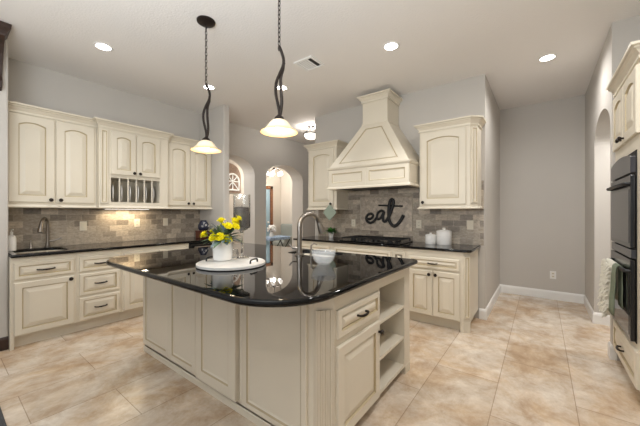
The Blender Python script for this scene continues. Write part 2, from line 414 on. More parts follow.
d = MB().fbox(fL, 2.23, 2.75, .11, .87, 0, .025).build('door', M['winedark'], r, bevel=.004)
m = MB(); m.tube([fL(2.27, .82, .065), fL(2.71, .82, .065)], .011, 10)
for u in (2.30, 2.68): m.tube([fL(u, .82, .02), fL(u, .82, .065)], .007, 8)
m.build('handle', M['steel'], d, smooth=True)

# worktops: a curve outline, filled, extruded and round-nosed, turned into a mesh
def worktop(name, outline, z0, z1, label, cat, hole=None, nose=.014):
    cu = bpy.data.curves.new(name, 'CURVE'); cu.dimensions = '2D'; cu.fill_mode = 'BOTH'
    cx = sum(p[0] for p in outline) / len(outline); cy = sum(p[1] for p in outline) / len(outline)
    for pts in [outline] + ([hole] if hole else []):
        sp = cu.splines.new('POLY'); sp.points.add(len(pts) - 1); sp.use_cyclic_u = True
        for q, p in zip(sp.points, pts): q.co = (p[0] - cx, p[1] - cy, 0, 1)
    cu.bevel_depth = nose; cu.bevel_resolution = 3; cu.extrude = (z1 - z0) / 2 - nose; cu.offset = -nose
    tmp = bpy.data.objects.new('tmp', cu); COL.objects.link(tmp)
    bpy.context.view_layer.update()
    me = bpy.data.meshes.new_from_object(tmp.evaluated_get(bpy.context.evaluated_depsgraph_get()))
    bpy.data.objects.remove(tmp)
    me.name = name; me.materials.clear(); me.materials.append(M['granite'])
    o = bpy.data.objects.new(name, me); COL.objects.link(o); o.location = (cx, cy, (z0 + z1) / 2)
    return tag(o, label, cat)
def rrect(x0, x1, y0, y1, rs, n=10):
    """rounded rectangle; rs = radii for (x0y0, x1y0, x1y1, x0y1)"""
    out = []
    for (cx, cy, sx, sy, r, a0) in ((x0, y0, 1, 1, rs[0], 180), (x1, y0, -1, 1, rs[1], 270), (x1, y1, -1, -1, rs[2], 0), (x0, y1, 1, -1, rs[3], 90)):
        r = max(r, .004); k = n if r > .02 else 2
        for i in range(k + 1):
            a = math.radians(a0 + 90 * i / k); out.append((cx + sx * r + r * math.cos(a), cy + sy * r + r * math.sin(a)))
    return out
worktop('countertop', rrect(WX + .012, -4.005, .438, 2.763, (.004, .004, .004, .004)), .886, .915, 'black granite worktop running along the left wall over the cream cabinets', 'countertop',
        hole=rrect(-4.55, -4.12, .50, .90, (.1, .1, .1, .1)), nose=.012)
CT = .915
def sink(name, x0, x1, y0, y1, label, mat):
    m = MB(); n = rrect(x0, x1, y0, y1, (.1, .1, .1, .1)); ni = rrect(x0 + .02, x1 - .02, y0 + .02, y1 - .02, (.09, .09, .09, .09))
    m.loops([[(x, y, .8845) for x, y in rrect(x0 - .02, x1 + .02, y0 - .02, y1 + .02, (.1, .1, .1, .1))], [(x, y, .8845) for x, y in n], [(x, y, .73) for x, y in ni]], cap0=False)
    o = m.build(name, mat, origin=((x0 + x1) / 2, (y0 + y1) / 2, .73)); return tag(o, label, 'sink')
sink('sink_basin', -4.55, -4.12, .50, .90, 'dark undermount bar sink set in the left wall counter', M['black'])

# left run: faucet, dispenser, soap bottle
def gooseneck(r, x, y, dirx, diry, h, reach, rad, headm):
    m = MB(); m.lathe([(rad * 2, CT), (rad * 2, CT + .012), (rad * 1.3, CT + .02), (rad * 1.2, CT + .06)], (x, y, 0), 16); m.build('base', M['steel'], r, smooth=True)
    p = [(x, y, CT + .05), (x, y, CT + h - reach / 2)]
    for k in range(1, 13):
        a = math.pi * k / 12 * .93; q = reach / 2 * (1 - math.cos(a)); p.append((x + dirx * q, y + diry * q, CT + h - reach / 2 + reach / 2 * math.sin(a)))
    MB().tube(p, rad, 12).build('neck', M['steel'], r, smooth=True)
    e = Vector(p[-1]); t = (e - Vector(p[-2])).normalized()
    MB().tube([e - t * .005, e + t * .03, e + t * .10], [rad, rad * 1.3, rad * 1.5], 12).build('spray_head', headm, r, smooth=True)
r = thing('faucet', 'brushed nickel pull-down faucet beside the left wall bar sink', 'faucet', (-4.60, .80, CT))
gooseneck(r, -4.60, .80, .86, -.5, .34, .15, .016, M['steel'])
MB().tube([(-4.60, .80, .985), (-4.60, .87, .995), (-4.58, .92, 1.02)], [.009, .009, .007], 8).build('lever', M['steel'], r, smooth=True)
r = thing('soap_dispenser', 'short brushed nickel soap dispenser at the left wall sink', 'soap dispenser', (-4.60, .66, CT))
m = MB(); m.lathe([(.02, CT), (.02, CT + .01), (.012, CT + .02), (.012, CT + .06)], (-4.60, .66, 0), 12); m.build('base', M['steel'], r, smooth=True)
MB().tube([(-4.60, .66, .97), (-4.60, .66, 1.0), (-4.55, .655, 1.0)], .008, 8).build('spout', M['steel'], r, smooth=True)
r = thing('soap_bottle', 'white soap bottle with pump in the left corner of the left counter', 'bottle', (-4.50, .497, CT))
m = MB(); m.lathe([(.036, 0), (.038, .01), (.038, .13), (.03, .155), (.012, .17), (.012, .185)], (-4.50, .497, CT), 20); m.build('body', M['ceramic'], r, smooth=True)
m = MB(); m.lathe([(.014, .185), (.014, .20), (.005, .205), (.005, .225)], (-4.50, .497, CT), 10); m.tube([(-4.50, .497, CT + .225), (-4.46, .505, CT + .225)], .006, 8); m.build('pump', M['ceramic'], r, smooth=True)

# ------------------------------------------------------------ left run: wall cabinets
XU = -4.34; XM = -4.26; fU = FX(XU); fM = FX(XM); UB, UT = 1.376, 2.36
def upper_body(root, f, u0, u1, v0, v1, depth):
    return MB().fbox(f, u0, u1, v0, v1, -depth, 0).build('body', M['cream'], root)
r = thing('upper_cabinet', 'cream wall cabinet with two arched doors above the left bar sink', 'cabinet', (XU, .82, UB))
upper_body(r, fU, .437, 1.198, UB, UT, XU - WX - .001)
for a, b, k in ((.455, .812, .778), (.824, 1.175, .86)):
    d = front('door', r, fU, a, b, UB + .055, UT - .01, arch=.03, stile=.072); knob(d, fU, k, UB + .085)
crown(r, [(XU, .437), (XU, 1.198)], UT)
lightrail(r, [(XU, .437), (XU, 1.198)], UB)
# middle section: two doors over a plate rack, stands forward
r = thing('plate_rack_cabinet', 'cream wall cabinet standing forward with two small arched doors over an open plate rack', 'cabinet', (XM, 1.62, UB))
DM = XM - WX - .001
m = MB()
RK0, RK1, RZ0, RZ1 = 1.325, 1.905, 1.455, 1.76
m.fbox(fM, 1.20, RK0, UB, UT, -DM, 0); m.fbox(fM, RK1, 2.02, UB, UT, -DM, 0)
m.fbox(fM, RK0, RK1, RZ1, UT, -DM, 0); m.fbox(fM, RK0, RK1, UB, RZ0, -DM, 0); m.fbox(fM, RK0, RK1, RZ0, RZ1, -DM, -DM + .015)
m.build('body', M['cream'], r)
front('pilaster', r, fM, 1.212, 1.295, UB + .06, UT - .02, th=.018, stile=.016, slope=.012, flat=True)
for a, b, k in ((1.322, 1.602, 1.575), (1.614, 1.905, 1.645)):
    d = front('door', r, fM, a, b, 1.80, UT - .02, arch=.024, stile=.062); knob(d, fM, k, 1.832)
for k in range(1, 6):
    u = RK0 + (RK1 - RK0) * k / 6
    MB().tube([fM(u, RZ0, -.012), fM(u, RZ1, -.012)], .009, 8).build('dowel', M['cream'], r)
crown(r, [(XU + .059, 1.20), (XM, 1.20), (XM, 2.02), (XU + .059, 2.02)], UT)
lightrail(r, [(XM, 1.20), (XM, 2.02)], UB)
r0 = None
ORD = ['first', 'second', 'third', 'fourth', 'fifth', 'sixth']
for k in range(6):
    u = RK0 + (RK1 - RK0) * (k + .45) / 6
    loc = (XM - .14, u, RZ0 + .122)
    lab = 'dark slate plate standing in the %s slot of the plate rack counted from the left' % ORD[k]
    if r0 is None:
        m = MB(); m.lathe([(.0, 0), (.075, 0), (.085, .004), (.112, .016), (.112, .021), (.083, .010), (.0, .006)], (0, 0, 0), 28, 'y', False, False)
        r0 = m.build('dinner_plate', M['plate'], smooth=True); r0.location = loc; r0.rotation_euler = (0, 0, math.radians(-14)); 
        m = MB(); m.lathe([(.092, .0055), (.114, .0155), (.1145, .0185), (.112, .0215), (.092, .0125)], (0, 0, 0), 28, 'y', False, False)
        rim = m.build('rim', M['ceramic'], smooth=True); rim.parent = r0; rim['label'] = 'pale rim'; tag(r0, lab, 'plate', 'plates in the plate rack')
    else: dup(r0, loc, lab)
r = thing('upper_cabinet', 'cream wall cabinet with two arched doors between plate rack and wall stub', 'cabinet', (XU, 2.39, UB))
upper_body(r, fU, 2.022, 2.763, UB, UT, XU - WX - .001)
for a, b, k in ((2.045, 2.385, 2.35), (2.397, 2.74, 2.432)):
    d = front('door', r, fU, a, b, UB + .055, UT - .01, arch=.03, stile=.072); knob(d, fU, k, UB + .085)
crown(r, [(XU, 2.022), (XU, 2.763)], UT)
lightrail(r, [(XU, 2.022), (XU, 2.763)], UB)
# under-cabinet strip lamp
r = thing('under_cabinet_light', 'slim lit strip lamp under the plate rack cabinet', 'lamp', (-4.575, 1.62, UB - .012))
MB().box(-4.60, -4.55, 1.35, 1.90, UB - .008, UB - .0005).build('housing', M['white'], r)
MB().box(-4.598, -4.552, 1.36, 1.89, UB - .010, UB - .008).build('lens', M['frost'], r)
l = bpy.data.lights.new('strip_light', 'AREA'); l.shape = 'RECTANGLE'; l.size = .05; l.size_y = .5; l.energy = 2.6; l.color = (1, .80, .52)
o = bpy.data.objects.new('strip_light', l); COL.objects.link(o); o.parent = r; o.location = (.0, 0, -.006)

# ------------------------------------------------------------ range wall: base cabinets
YF = 3.50; fH = FY(YF); DH = HY - .011 - YF
r = thing('base_cabinet', 'cream base cabinet at the left end of the range wall, behind the island faucet', 'cabinet', (-2.78, YF, 0))
base_body(r, fH, -3.14, -2.43, DH)
d = front('drawer', r, fH, -3.10, -2.47, .668, .83, stile=.032, slope=.022); pull(d, fH, -2.78, .75)
for a, b, k in ((-3.10, -2.79, -2.82), (-2.775, -2.47, -2.745)):
    d = front('door', r, fH, a, b, .128, .64); knob(d, fH, k, .605)
r = thing('base_cabinet', 'cream base cabinet under the gas cooktop with one wide drawer front', 'cabinet', (-1.88, YF, 0))
base_body(r, fH, -2.428, -1.325, DH)
front('drawer', r, fH, -2.38, -1.52, .668, .83, stile=.032, slope=.022)
for a, b, k in ((-2.38, -1.96, -1.99), (-1.945, -1.52, -1.91)):
    d = front('door', r, fH, a, b, .128, .64); knob(d, fH, k, .605)
front('pilaster', r, fH, -1.49, -1.34, .128, .83, th=.008, stile=.03, slope=.01)
r = thing('base_cabinet', 'cream base cabinet at the right end of the range wall with panelled corner post', 'cabinet', (-.97, YF, 0))
def corner_prism(pts, z0, z1, name, mat, root):
    m = MB(); m.loops([[(x, y, z0) for x, y in pts], [(x, y, z1) for x, y in pts]]); return m.build(name, mat, root)
EX = -.625
corner_prism([(-1.323, YF), (-.68, YF), (EX, YF + .055), (EX, HY - .011), (-1.323, HY - .011)], .115, .885, 'body', M['cream'], r)
corner_prism([(-1.323, YF + .066), (-.70, YF + .066), (EX - .05, YF + .1), (EX - .05, HY - .011), (-1.323, HY - .011)], 0, .115, 'toe_kick', M['cream'], r)
d = front('drawer', r, fH, -1.285, -.712, .668, .80, stile=.032, slope=.022); pull(d, fH, -1.0, .735)
for a, b, k in ((-1.285, -1.008, -1.037), (-.994, -.712, -.965)):
    d = front('door', r, fH, a, b, .125, .645); knob(d, fH, k, .605)
ch = F((-.68, YF, 0), Vector((1, 1, 0)).normalized(), Vector((1, -1, 0)).normalized())
front('pilaster', r, ch, .006, .072, .16, .84, th=.016, stile=.012, slope=.006, flat=True)
m = MB(); pr = [(.05, 0), (.05, .05), (.035, .075), (.01, .1), (0, .118)]
L = [[(-.71 - 0, YF + .0, z), (-.675, YF - .004, z), (EX + .004, YF + .05, z), (EX, YF + .09 + o * 0, z), (-.70 + o * 0, YF + .09, z)] for o, z in ((0, 0), (0, .06), (0, .115))]
m.loops(L); m.build('foot', M['cream'], r)
worktop('countertop', rrect(-3.17, -.595, 3.462, HY - .011, (.02, .06, .004, .004)), .886, .915, 'black granite worktop along the range wall under the cooktop', 'countertop', nose=.012)

# ------------------------------------------------------------ range wall: wall cabinets
YU = 3.77; fW = FY(YU); HT = 2.345
r = thing('upper_cabinet', 'cream wall cabinet with one arched door left of the range hood', 'cabinet', (-2.83, YU, UB))
upper_body(r, fW, -3.095, -2.53, UB, HT, HY - YU - .011)
d = front('door', r, fW, -3.05, -2.58, UB + .05, HT - .015, arch=.03, stile=.072); knob(d, fW, -2.62, UB + .085)
crown(r, [(-3.095, HY - .01), (-3.095, YU), (-2.53, YU), (-2.53, HY - .01)], HT)
lightrail(r, [(-3.095, HY - .02), (-3.095, YU), (-2.53, YU), (-2.53, HY - .02)], UB - .008)
r = thing('upper_cabinet', 'cream wall cabinet with one arched door and panelled corner right of the range hood', 'cabinet', (-.93, YU, UB))
UE = -.59
cp = [(-1.245, YU), (-.66, YU), (UE, YU + .07), (UE, HY - .011), (-1.245, HY - .011)]
corner_prism(cp, UB, HT, 'body', M['cream'], r)
d = front('door', r, fW, -1.225, -.70, UB + .045, HT - .015, arch=.034, stile=.075); knob(d, fW, -1.195, UB + .075)
ch = F((-.66, YU, 0), Vector((1, 1, 0)).normalized(), Vector((1, -1, 0)).normalized())
front('pilaster', r, ch, .014, .092, UB + .06, HT - .02, th=.016, stile=.014, slope=.006, flat=True)
pth = [(-1.245, HY - .02), (-1.245, YU), (-.66, YU), (UE, YU + .07), (UE, HY - .02)]
crown(r, pth, HT); lightrail(r, pth, UB - .008)

# ------------------------------------------------------------ range hood
r = thing('range_hood', 'cream painted range hood with sloped panelled body and chimney over the cooktop', 'range hood', (-1.86, 3.8, 1.655))
hx0, hx1, hy0, hy1 = -2.465, -1.272, 3.47, HY - .002
m = MB(); fh = FY(hy0)
m.box(hx0, hx1, hy0 + .02, hy1, 1.70, 1.95); m.box(hx0, hx0 + .05, hy0 + .02, hy1, 1.66, 1.70); m.box(hx1 - .05, hx1, hy0 + .02, hy1, 1.66, 1.70); m.box(hx0 + .05, hx1 - .05, hy0 + .02, hy0 + .07, 1.66, 1.70)
m.build('apron', M['cream'], r)
mid = (hx0 + hx1) / 2
for a, b in ((hx0, mid), (mid, hx1)):
    front('apron_panel', r, FY(hy0 + .02), a + (.004 if a == hx0 else 0), b - (.004 if b == hx1 else 0), 1.695, 1.93, th=.02, stile=.05, flat=True)
m = MB(); pp = [(hx0, hy1), (hx0, hy0), (hx1, hy0), (hx1, hy1)]
m.sweep([(0, 1.655), (.020, 1.655), (.020, 1.672), (.008, 1.688), (0, 1.696)], pp)
m.build('bottom_moulding', M['cream'], r)
m = MB(); m.sweep([(0, 1.930), (.006, 1.932), (.018, 1.950), (.020, 1.966), (0, 1.972)], pp); m.build('ledge_moulding', M['cream'], r)
cx0, cx1, cy0 = -2.045, -1.66, 3.71
z0, z1 = 1.966, 2.575
A = [(hx0 + .005, hy1, z0), (hx1 - .005, hy1, z0), (hx1 - .005, hy0 + .005, z0), (hx0 + .005, hy0 + .005, z0)]
B = [(cx0, hy1, z1), (cx1, hy1, z1), (cx1, cy0, z1), (cx0, cy0, z1)]
m = MB(); va = [m.v(p) for p in A]; vb = [m.v(p) for p in B]
m.face(va[::-1]); m.face(vb)
for i in (0, 1, 3): j = (i + 1) % 4; m.face([va[i], va[j], vb[j], vb[i]])
# front slope with a recessed trapezoid panel
fl, fr_, tr, tl = Vector(A[3]), Vector(A[2]), Vector(B[2]), Vector(B[3])
def tp(s, t): return (fl.lerp(fr_, s)).lerp(tl.lerp(tr, s), t)
nrm = (fr_ - fl).cross(tl - fl).normalized()
def ring(i, t0, t1, w):
    # i = side inset in metres, measured along the slope's width
    out = []
    for s, t in ((0, t0), (1, t0), (1, t1), (0, t1)):
        wd = (tp(1, t) - tp(0, t)).length; ss = i / wd if s == 0 else 1 - i / wd
        out.append(tp(ss, t) - nrm * w * (-1 if nrm.y > 0 else 1) * 1.0)
    return out
RR = [ring(0, 0, 1, 0), ring(.115, .085, .89, 0), ring(.121, .092, .883, .009), ring(.131, .102, .873, .009), ring(.139, .110, .865, .001)]
rings = [[m.v(p) for p in q] for q in RR]; m2 = [0, 1, 1, 0]
for k in range(4):
    m.mi = m2[k]
    for i in range(4): j = (i + 1) % 4; m.face([rings[k][i], rings[k][j], rings[k + 1][j], rings[k + 1][i]])
m.mi = 0; m.face(rings[-1])
bmesh.ops.remove_doubles(m.b, verts=m.b.verts, dist=1e-5)
m.build('sloped_body', [M['cream'], M['glaze_shade']], r)
m = MB(); m.box(cx0 + .004, cx1 - .004, cy0 + .004, hy1, z1 - .001, 2.97); m.build('chimney', M['cream'], r)
m = MB(); cpth = [(cx0, hy1), (cx0, cy0), (cx1, cy0), (cx1, hy1)]
m.sweep([(-.01, z1 - .006), (.008, z1 - .006), (.008, z1 + .012), (-.01, z1 + .016)], cpth); m.build('collar', M['cream'], r)
crown(r, cpth, 2.88, k=1.0)
MB().box(hx0 + .05, hx1 - .05, hy0 + .07, hy1 - .02, 1.672, 1.70).build('filter', M['bronze'], r)

# ------------------------------------------------------------ cooktop
r = thing('gas_cooktop', 'black five-burner gas cooktop with iron grates in the range wall counter', 'cooktop', (-1.87, 3.77, CT))
MB().box(-2.32, -1.42, 3.52, 4.02, CT + .0005, CT + .014).build('glass_top', M['blackgloss'], r, bevel=.004)
for bx, by, br_ in ((-2.15, 3.64, .045), (-2.15, 3.9, .04), (-1.87, 3.8, .06), (-1.59, 3.64, .04), (-1.59, 3.9, .045)):
    m = MB(); m.lathe([(br_, .014), (br_, .022), (br_ * .8, .026), (br_ * .8, .034), (br_ * .3, .037)], (bx, by, CT), 16); m.build('burner', M['black'], r, smooth=True)
for gx in (-2.15, -1.87, -1.59):
    m = MB(); a, b, c, e, z = gx - .135, gx + .135, 3.545, 3.995, CT + .05
    for p, q in (((a, c), (b, c)), ((b, c), (b, e)), ((b, e), (a, e)), ((a, e), (a, c)), ((a, (c + e) / 2), (b, (c + e) / 2)), ((gx, c), (gx, e)), ((a, c + .11), (b, c + .11)), ((a, e - .11), (b, e - .11))):
        m.tube([(p[0], p[1], z), (q[0], q[1], z)], .0065, 6)
    for p in ((a, c), (b, c), (a, e), (b, e)): m.tube([(p[0], p[1], CT + .014), (p[0], p[1], z)], .007, 6)
    m.build('grate', M['black'], r)
for k in range(5):
    m = MB(); m.lathe([(.017, .014), (.017, .028), (.013, .034)], (-1.87 + (k - 2) * .06, 3.538, CT), 12); m.build('control_knob', M['black'], r, smooth=True)

# ------------------------------------------------------------ sign
def cropmap(u, v):      # traced in sign space: u 0..640 left to right, v 0..426 downwards
    return (-2.345 + (u / 640) * .93, 4.083, 1.625 - (v / 426) * .56)
def smooth_path(P, n=6):
    out = []
    for i in range(len(P) - 1):
        p0, p1, p2, p3 = P[max(i - 1, 0)], P[i], P[i + 1], P[min(i + 2, len(P) - 1)]
        for k in range(n):
            t = k / n
            out.append(tuple(.5 * (2 * b + (c - a) * t + (2 * a - 5 * b + 4 * c - d) * t * t + (3 * b - a - 3 * c + d) * t ** 3) for a, b, c, d in zip(p0, p1, p2, p3)))
    out.append(P[-1]); return out
r = thing('wall_sign', 'black script wall sign reading eat above the cooktop', 'sign', (-1.87, 4.083, 1.10))
flat = lambda q: Vector((q.x, 4.083 + (q.y - 4.083) * .75, q.z))
E_ = [(122, 305), (165, 300), (192, 268), (172, 243), (135, 252), (112, 290), (122, 332), (162, 350), (202, 330), (232, 290)]
A_ = [(318, 222), (285, 208), (250, 232), (238, 275), (252, 305), (282, 288), (305, 245), (318, 222), (306, 275), (310, 325), (335, 330), (362, 290)]
T_ = [(352, 310), (382, 250), (408, 170), (420, 105), (402, 82), (382, 110), (370, 190), (370, 290), (392, 355), (430, 380), (470, 352), (502, 305), (526, 258)]
for nm, P, w in (('letter_e', E_, .020), ('letter_a', A_, .0195), ('letter_t', T_, .024)):
    MB().tube([cropmap(*p) for p in smooth_path(P)], w, 8, flat=flat).build(nm, M['black'], r, smooth=True)
MB().tube([cropmap(255, 145), cropmap(390, 152), cropmap(516, 160)], .012, 8, flat=flat).build('crossbar', M['black'], r, smooth=True)

# ------------------------------------------------------------ range counter items
def canister(x, y, R, H, label):
    r = thing('canister', label, 'canister', (x, y, CT), 'white canisters on the range counter')
    m = MB(); m.lathe([(R * .96, 0), (R, .008), (R, H * .55), (R * 1.03, H * .56), (R * 1.03, H * .6), (R, H * .61), (R, H * .86), (R * .96, H * .88)], (x, y, CT), 28); m.build('jar', M['ceramic'], r, smooth=True)
    m = MB(); m.lathe([(R * 1.02, H * .88), (R * 1.02, H * .92), (R * .6, H * 1.0), (R * .22, H * 1.02), (R * .18, H * 1.06), (R * .28, H * 1.12), (R * .12, H * 1.16)], (x, y, CT), 28); m.build('lid', M['ceramic'], r, smooth=True)
canister(-1.155, 3.93, .067, .125, 'small white lidded canister beside the cooktop, the left one of two')
canister(-.995, 3.955, .092, .185, 'large white lidded canister on the range counter, the right one of two')
r = thing('potted_plant', 'small green plant in a white pot on the range counter by the island faucet', 'plant', (-2.76, 3.95, CT))
m = MB(); m.lathe([(.035, 0), (.05, .09), (.045, .09), (.04, .075)], (-2.76, 3.95, CT), 18); m.build('pot', M['ceramic'], r, smooth=True)
def leafmesh(m, base, dr, L, w, n=4, droop=.3):
    base = Vector(base); dr = Vector(dr).normalized(); side = dr.cross(Vector((0, 0, 1)))
    side = side.normalized() if side.length > .05 else Vector((1, 0, 0))
    a = []; 
    for k in range(n + 1):
        t = k / n; p = base + dr * L * t - Vector((0, 0, droop * L * t * t)); ww = w * math.sin(math.pi * min(.98, .12 + t * .86))
        a.append((m.v(p - side * ww), m.v(p + Vector((0, 0, -.15 * ww))), m.v(p + side * ww)))
    for k in range(n):
        m.face([a[k][0], a[k][1], a[k + 1][1], a[k + 1][0]]); m.face([a[k][1], a[k][2], a[k + 1][2], a[k + 1][1]])
m = MB()
for k in range(60):
    a = rnd.uniform(0, 6.28); e = rnd.uniform(.1, 1.4)
    leafmesh(m, (-2.76 + .02 * math.cos(a), 3.95 + .02 * math.sin(a), CT + .08), (math.cos(a) * math.cos(e), math.sin(a) * math.cos(e), math.sin(e)), rnd.uniform(.08, .14), .024)
o = m.build('foliage', M['green'], r); 
r = thing('pot_holder', 'sage green diamond pot holder hanging from the knob of the cabinet left of the hood', 'pot holder', (-2.63, 3.735, 1.22))
m = MB(); c = Vector((-2.625, 3.712, 1.345)); f = FY(3.722); hs = .092
P = rrect(-hs, hs, -hs, hs, (.02,) * 4, 5); rot = [((x - y) * .7071, (x + y) * .7071) for x, y in P]
m.prism([(-2.625 + u, 1.325 + v) for u, v in rot], f, 0, .010); m.build('pad', M['sagehold'], r, bevel=.003)
m = MB(); m.tube([(-2.625, 3.717, 1.448), (-2.632, 3.715, 1.462), (-2.62, 3.715, 1.4763), (-2.608, 3.715, 1.462), (-2.622, 3.717, 1.448)], .003, 6); m.build('loop', M['sagehold'], r)

def outlet(f, u, v, label, name='wall_outlet', kind='outlet', double=False, mat=None):
    r = thing(name, label, kind, f(u, v, 0), 'outlets and switches')
    MB().fbox(f, u - .037, u + .037, v - .059, v + .059, .0005, .007).build('plate', mat or M['switch'], r, bevel=.002)
    if double:
        for dv in (-.022, .022): MB().fbox(f, u - .016, u + .016, v + dv - .014, v + dv + .014, .007, .009).build('socket', M['switch'], r, bevel=.002)
        m = MB()
        for dv in (-.022, .022):
            for du in (-.006, .006): m.fbox(f, u + du - .0015, u + du + .0015, v + dv - .005, v + dv + .005, .009, .0095)
        m.build('slots', M['black'], r)
    else:
        MB().fbox(f, u - .016, u + .016, v - .033, v + .033, .007, .010).build('rocker', M['switch'], r, bevel=.002)
fS = FY(HY - .010); fSL = FX(WX + .010)
outlet(fS, -2.42, 1.156, 'cream outlet plate on the tile left of the eat sign', double=True)
outlet(fS, -1.365, 1.163, 'cream outlet plate on the tile above the small canister', double=True)
outlet(fS, -.715, 1.165, 'cream switch plate on the tile near the right end of the range wall', 'light_switch', 'switch')
outlet(FY(5.70), .146, .372, 'white outlet low on the bare wall of the alcove', double=True, mat=M['white'])
outlet(fSL, 1.155, 1.15, 'cream switch plate on the left wall tile beside the nickel faucet', 'light_switch', 'switch')
outlet(fSL, 1.78, 1.172, 'cream outlet on the left wall tile lit by the strip lamp', double=True)
outlet(fSL, 2.185, 1.176, 'cream switch plate on the left wall tile under the arched doors by the stub', 'light_switch', 'switch')

# jar on a box at the far end of the left counter
r = thing('wooden_box', 'red brown wooden box on the far end of the left counter', 'box', (-4.34, 2.62, CT))
MB().box(-4.42, -4.26, 2.53, 2.71, CT + .001, CT + .10).build('body', M['redwood'], r, bevel=.004)
MB().box(-4.425, -4.255, 2.525, 2.715, CT + .10, CT + .12).build('lid', M['redwood'], r, bevel=.004)
r = thing('ceramic_jar', 'dark navy jar with white star flowers standing on the red brown box', 'jar', (-4.34, 2.62, CT + .12))
m = MB(); m.lathe([(.06, .121), (.082, .15), (.085, .20), (.06, .255), (.045, .275), (.05, .285)], (-4.34, 2.62, CT), 20); m.build('body', M['navy'], r, smooth=True)
for a, z in ((-40, .19), (-5, .21), (30, .19), (-20, .235)):
    a = math.radians(a); c = Vector((-4.34 + .085 * math.cos(a), 2.62 + .085 * math.sin(a), CT + z)) if z < .23 else Vector((-4.34 + .066 * math.cos(a), 2.62 + .066 * math.sin(a), CT + z))
    m = MB()
    for k in range(4): m.ball(c + Vector((0, .012 * math.cos(k * 1.571 + .78), .012 * math.sin(k * 1.571 + .78))), .007, 1)
    o = m.build('star_flower', M['ceramic'], r)

# ------------------------------------------------------------ island
IX0, IX1, IY0, IY1 = -3.03, -.885, 1.215, 2.42
fI = FY(IY0); fE = FX(IX1); IT = .885
r = thing('kitchen_island', 'large cream kitchen island with panelled front, open end shelves and fluted corner', 'kitchen island', (-1.95, 1.8, 0))
SY0, SY1, SX = 1.845, 2.305, -1.25      # open shelf bay
BZ = .065
m = MB()
c = .08
pl = [(IX0, IY0), (IX1 - c, IY0), (IX1, IY0 + c), (IX1, SY0), (SX, SY0), (SX, SY1), (IX1, SY1), (IX1, IY1), (IX0, IY1)]
def planprism(m, pl, z0, z1):
    a = [m.v((x, y, z0)) for x, y in pl]; b = [m.v((x, y, z1)) for x, y in pl]; n = len(pl)
    for i in range(n): m.face([a[i], a[(i + 1) % n], b[(i + 1) % n], b[i]])
    m.face(a[::-1]); m.face(b)
planprism(m, pl, BZ, IT)
m.box(SX, IX1, SY0, SY1, .80, IT); m.box(SX, IX1, SY0, SY1, BZ, .085)
m.box(IX0 + .07, IX1 - .09, IY0 + .03, IY1 - .07, 0, BZ)
m.build('body', M['cream'], r)
m = MB(); m.sweep([(0, 0), (.006, 0), (.006, .045), (.002, .05), (0, .05)], [(IX0, IY0 + c + .02), (IX0, IY0), (IX1 - c, IY0), (IX1, IY0 + c), (IX1, IY0 + c + .01)]); m.build('base_moulding', M['cream'], r)
for z in (.565, .315):
    MB().box(SX, IX1 - .004, SY0, SY1, z - .02, z).build('shelf', M['cream'], r)
MB().box(SX - .001, SX + .004, SY0 + .001, SY1 - .001, .086, .799).build('shelf_back', M['cream_in'], r)
# front panels
front('front_panel', r, fI, -3.0, -2.50, .085, .862, th=.024, stile=.05, flat=True)
front('front_panel', r, fI, -2.499, -2.085, .085, .862, th=.024, stile=.05, flat=True)
d = front('front_panel', r, fI, -2.06, -1.585, .085, .862, th=.036, stile=.075, flat=True)
MB().fbox(fI, -1.565, -1.535, .075, .885, 0, .014).build('stile', M['cream'], r, bevel=.003)
front('front_panel', r, fI, -1.53, -1.0, .075, .875, th=.018, stile=.035, flat=True)
# chamfered corners with flutes
def fluted(root, f, w, z0, z1):
    m = MB(); n = 3; fw = w * .68; u0 = (w - fw) / 2; step = fw / n
    pts = [(u0 - .006, 0), (u0 - .006, .006)]
    for k in range(n):
        a = u0 + k * step; pts += [(a + step * .12, .006), (a + step * .22, -.002), (a + step * .5, -.005), (a + step * .78, -.002), (a + step * .88, .006)]
    pts += [(u0 + fw + .006, .006), (u0 + fw + .006, 0)]
    lo = [m.v(f(u, z0, w_ + .006)) for u, w_ in pts]; hi = [m.v(f(u, z1, w_ + .006)) for u, w_ in pts]
    for i in range(len(pts)):
        j = (i + 1) % len(pts); m.mi = 1 if (pts[i][1] < .001 or pts[j][1] < .001) and 1 < i < len(pts) - 3 else 0
        m.face([lo[i], lo[j], hi[j], hi[i]])
    m.mi = 0; m.face(lo[::-1]); m.face(hi)
    o = m.build('fluted_pilaster', [M['cream'], M['glaze_shade']], root)
    return o
cw = c * math.sqrt(2)
fC = F((IX1 - c, IY0, 0), Vector((1, 1, 0)).normalized(), Vector((1, -1, 0)).normalized())
fluted(r, fC, cw, .09, .80)
# end face
d = front('drawer', r, fE, 1.308, 1.815, .635, .79, stile=.034, slope=.024); pull(d, fE, 1.56, .712, .1)
d = front('door', r, fE, 1.308, 1.815, .075, .592, stile=.06); knob(d, fE, 1.792, .525)
for yy in (IY1 - .10, ):
    m = MB(); m.loops([[(x, y, z) for x, y in ((IX1 - .09 - k, yy - k * .3), (IX1 + .004, yy - k * .3), (IX1 + .004, IY1), (IX1 - .09 - k, IY1))] for z, k in ((0, 0), (.04, 0), (BZ + .002, .03))]); m.build('foot', M['cream'], r)
island_top = rrect(-3.14, -.825, .845, 2.50, (.36, .36, .06, .06), 14)
worktop('island_countertop', island_top, .886, .922, 'black granite island worktop with rounded front corners', 'countertop',
        hole=rrect(-2.02, -1.52, 2.12, 2.42, (.06,) * 4), nose=.017)
IT2 = .922
m = MB(); n = rrect(-2.02, -1.52, 2.12, 2.42, (.06,) * 4)
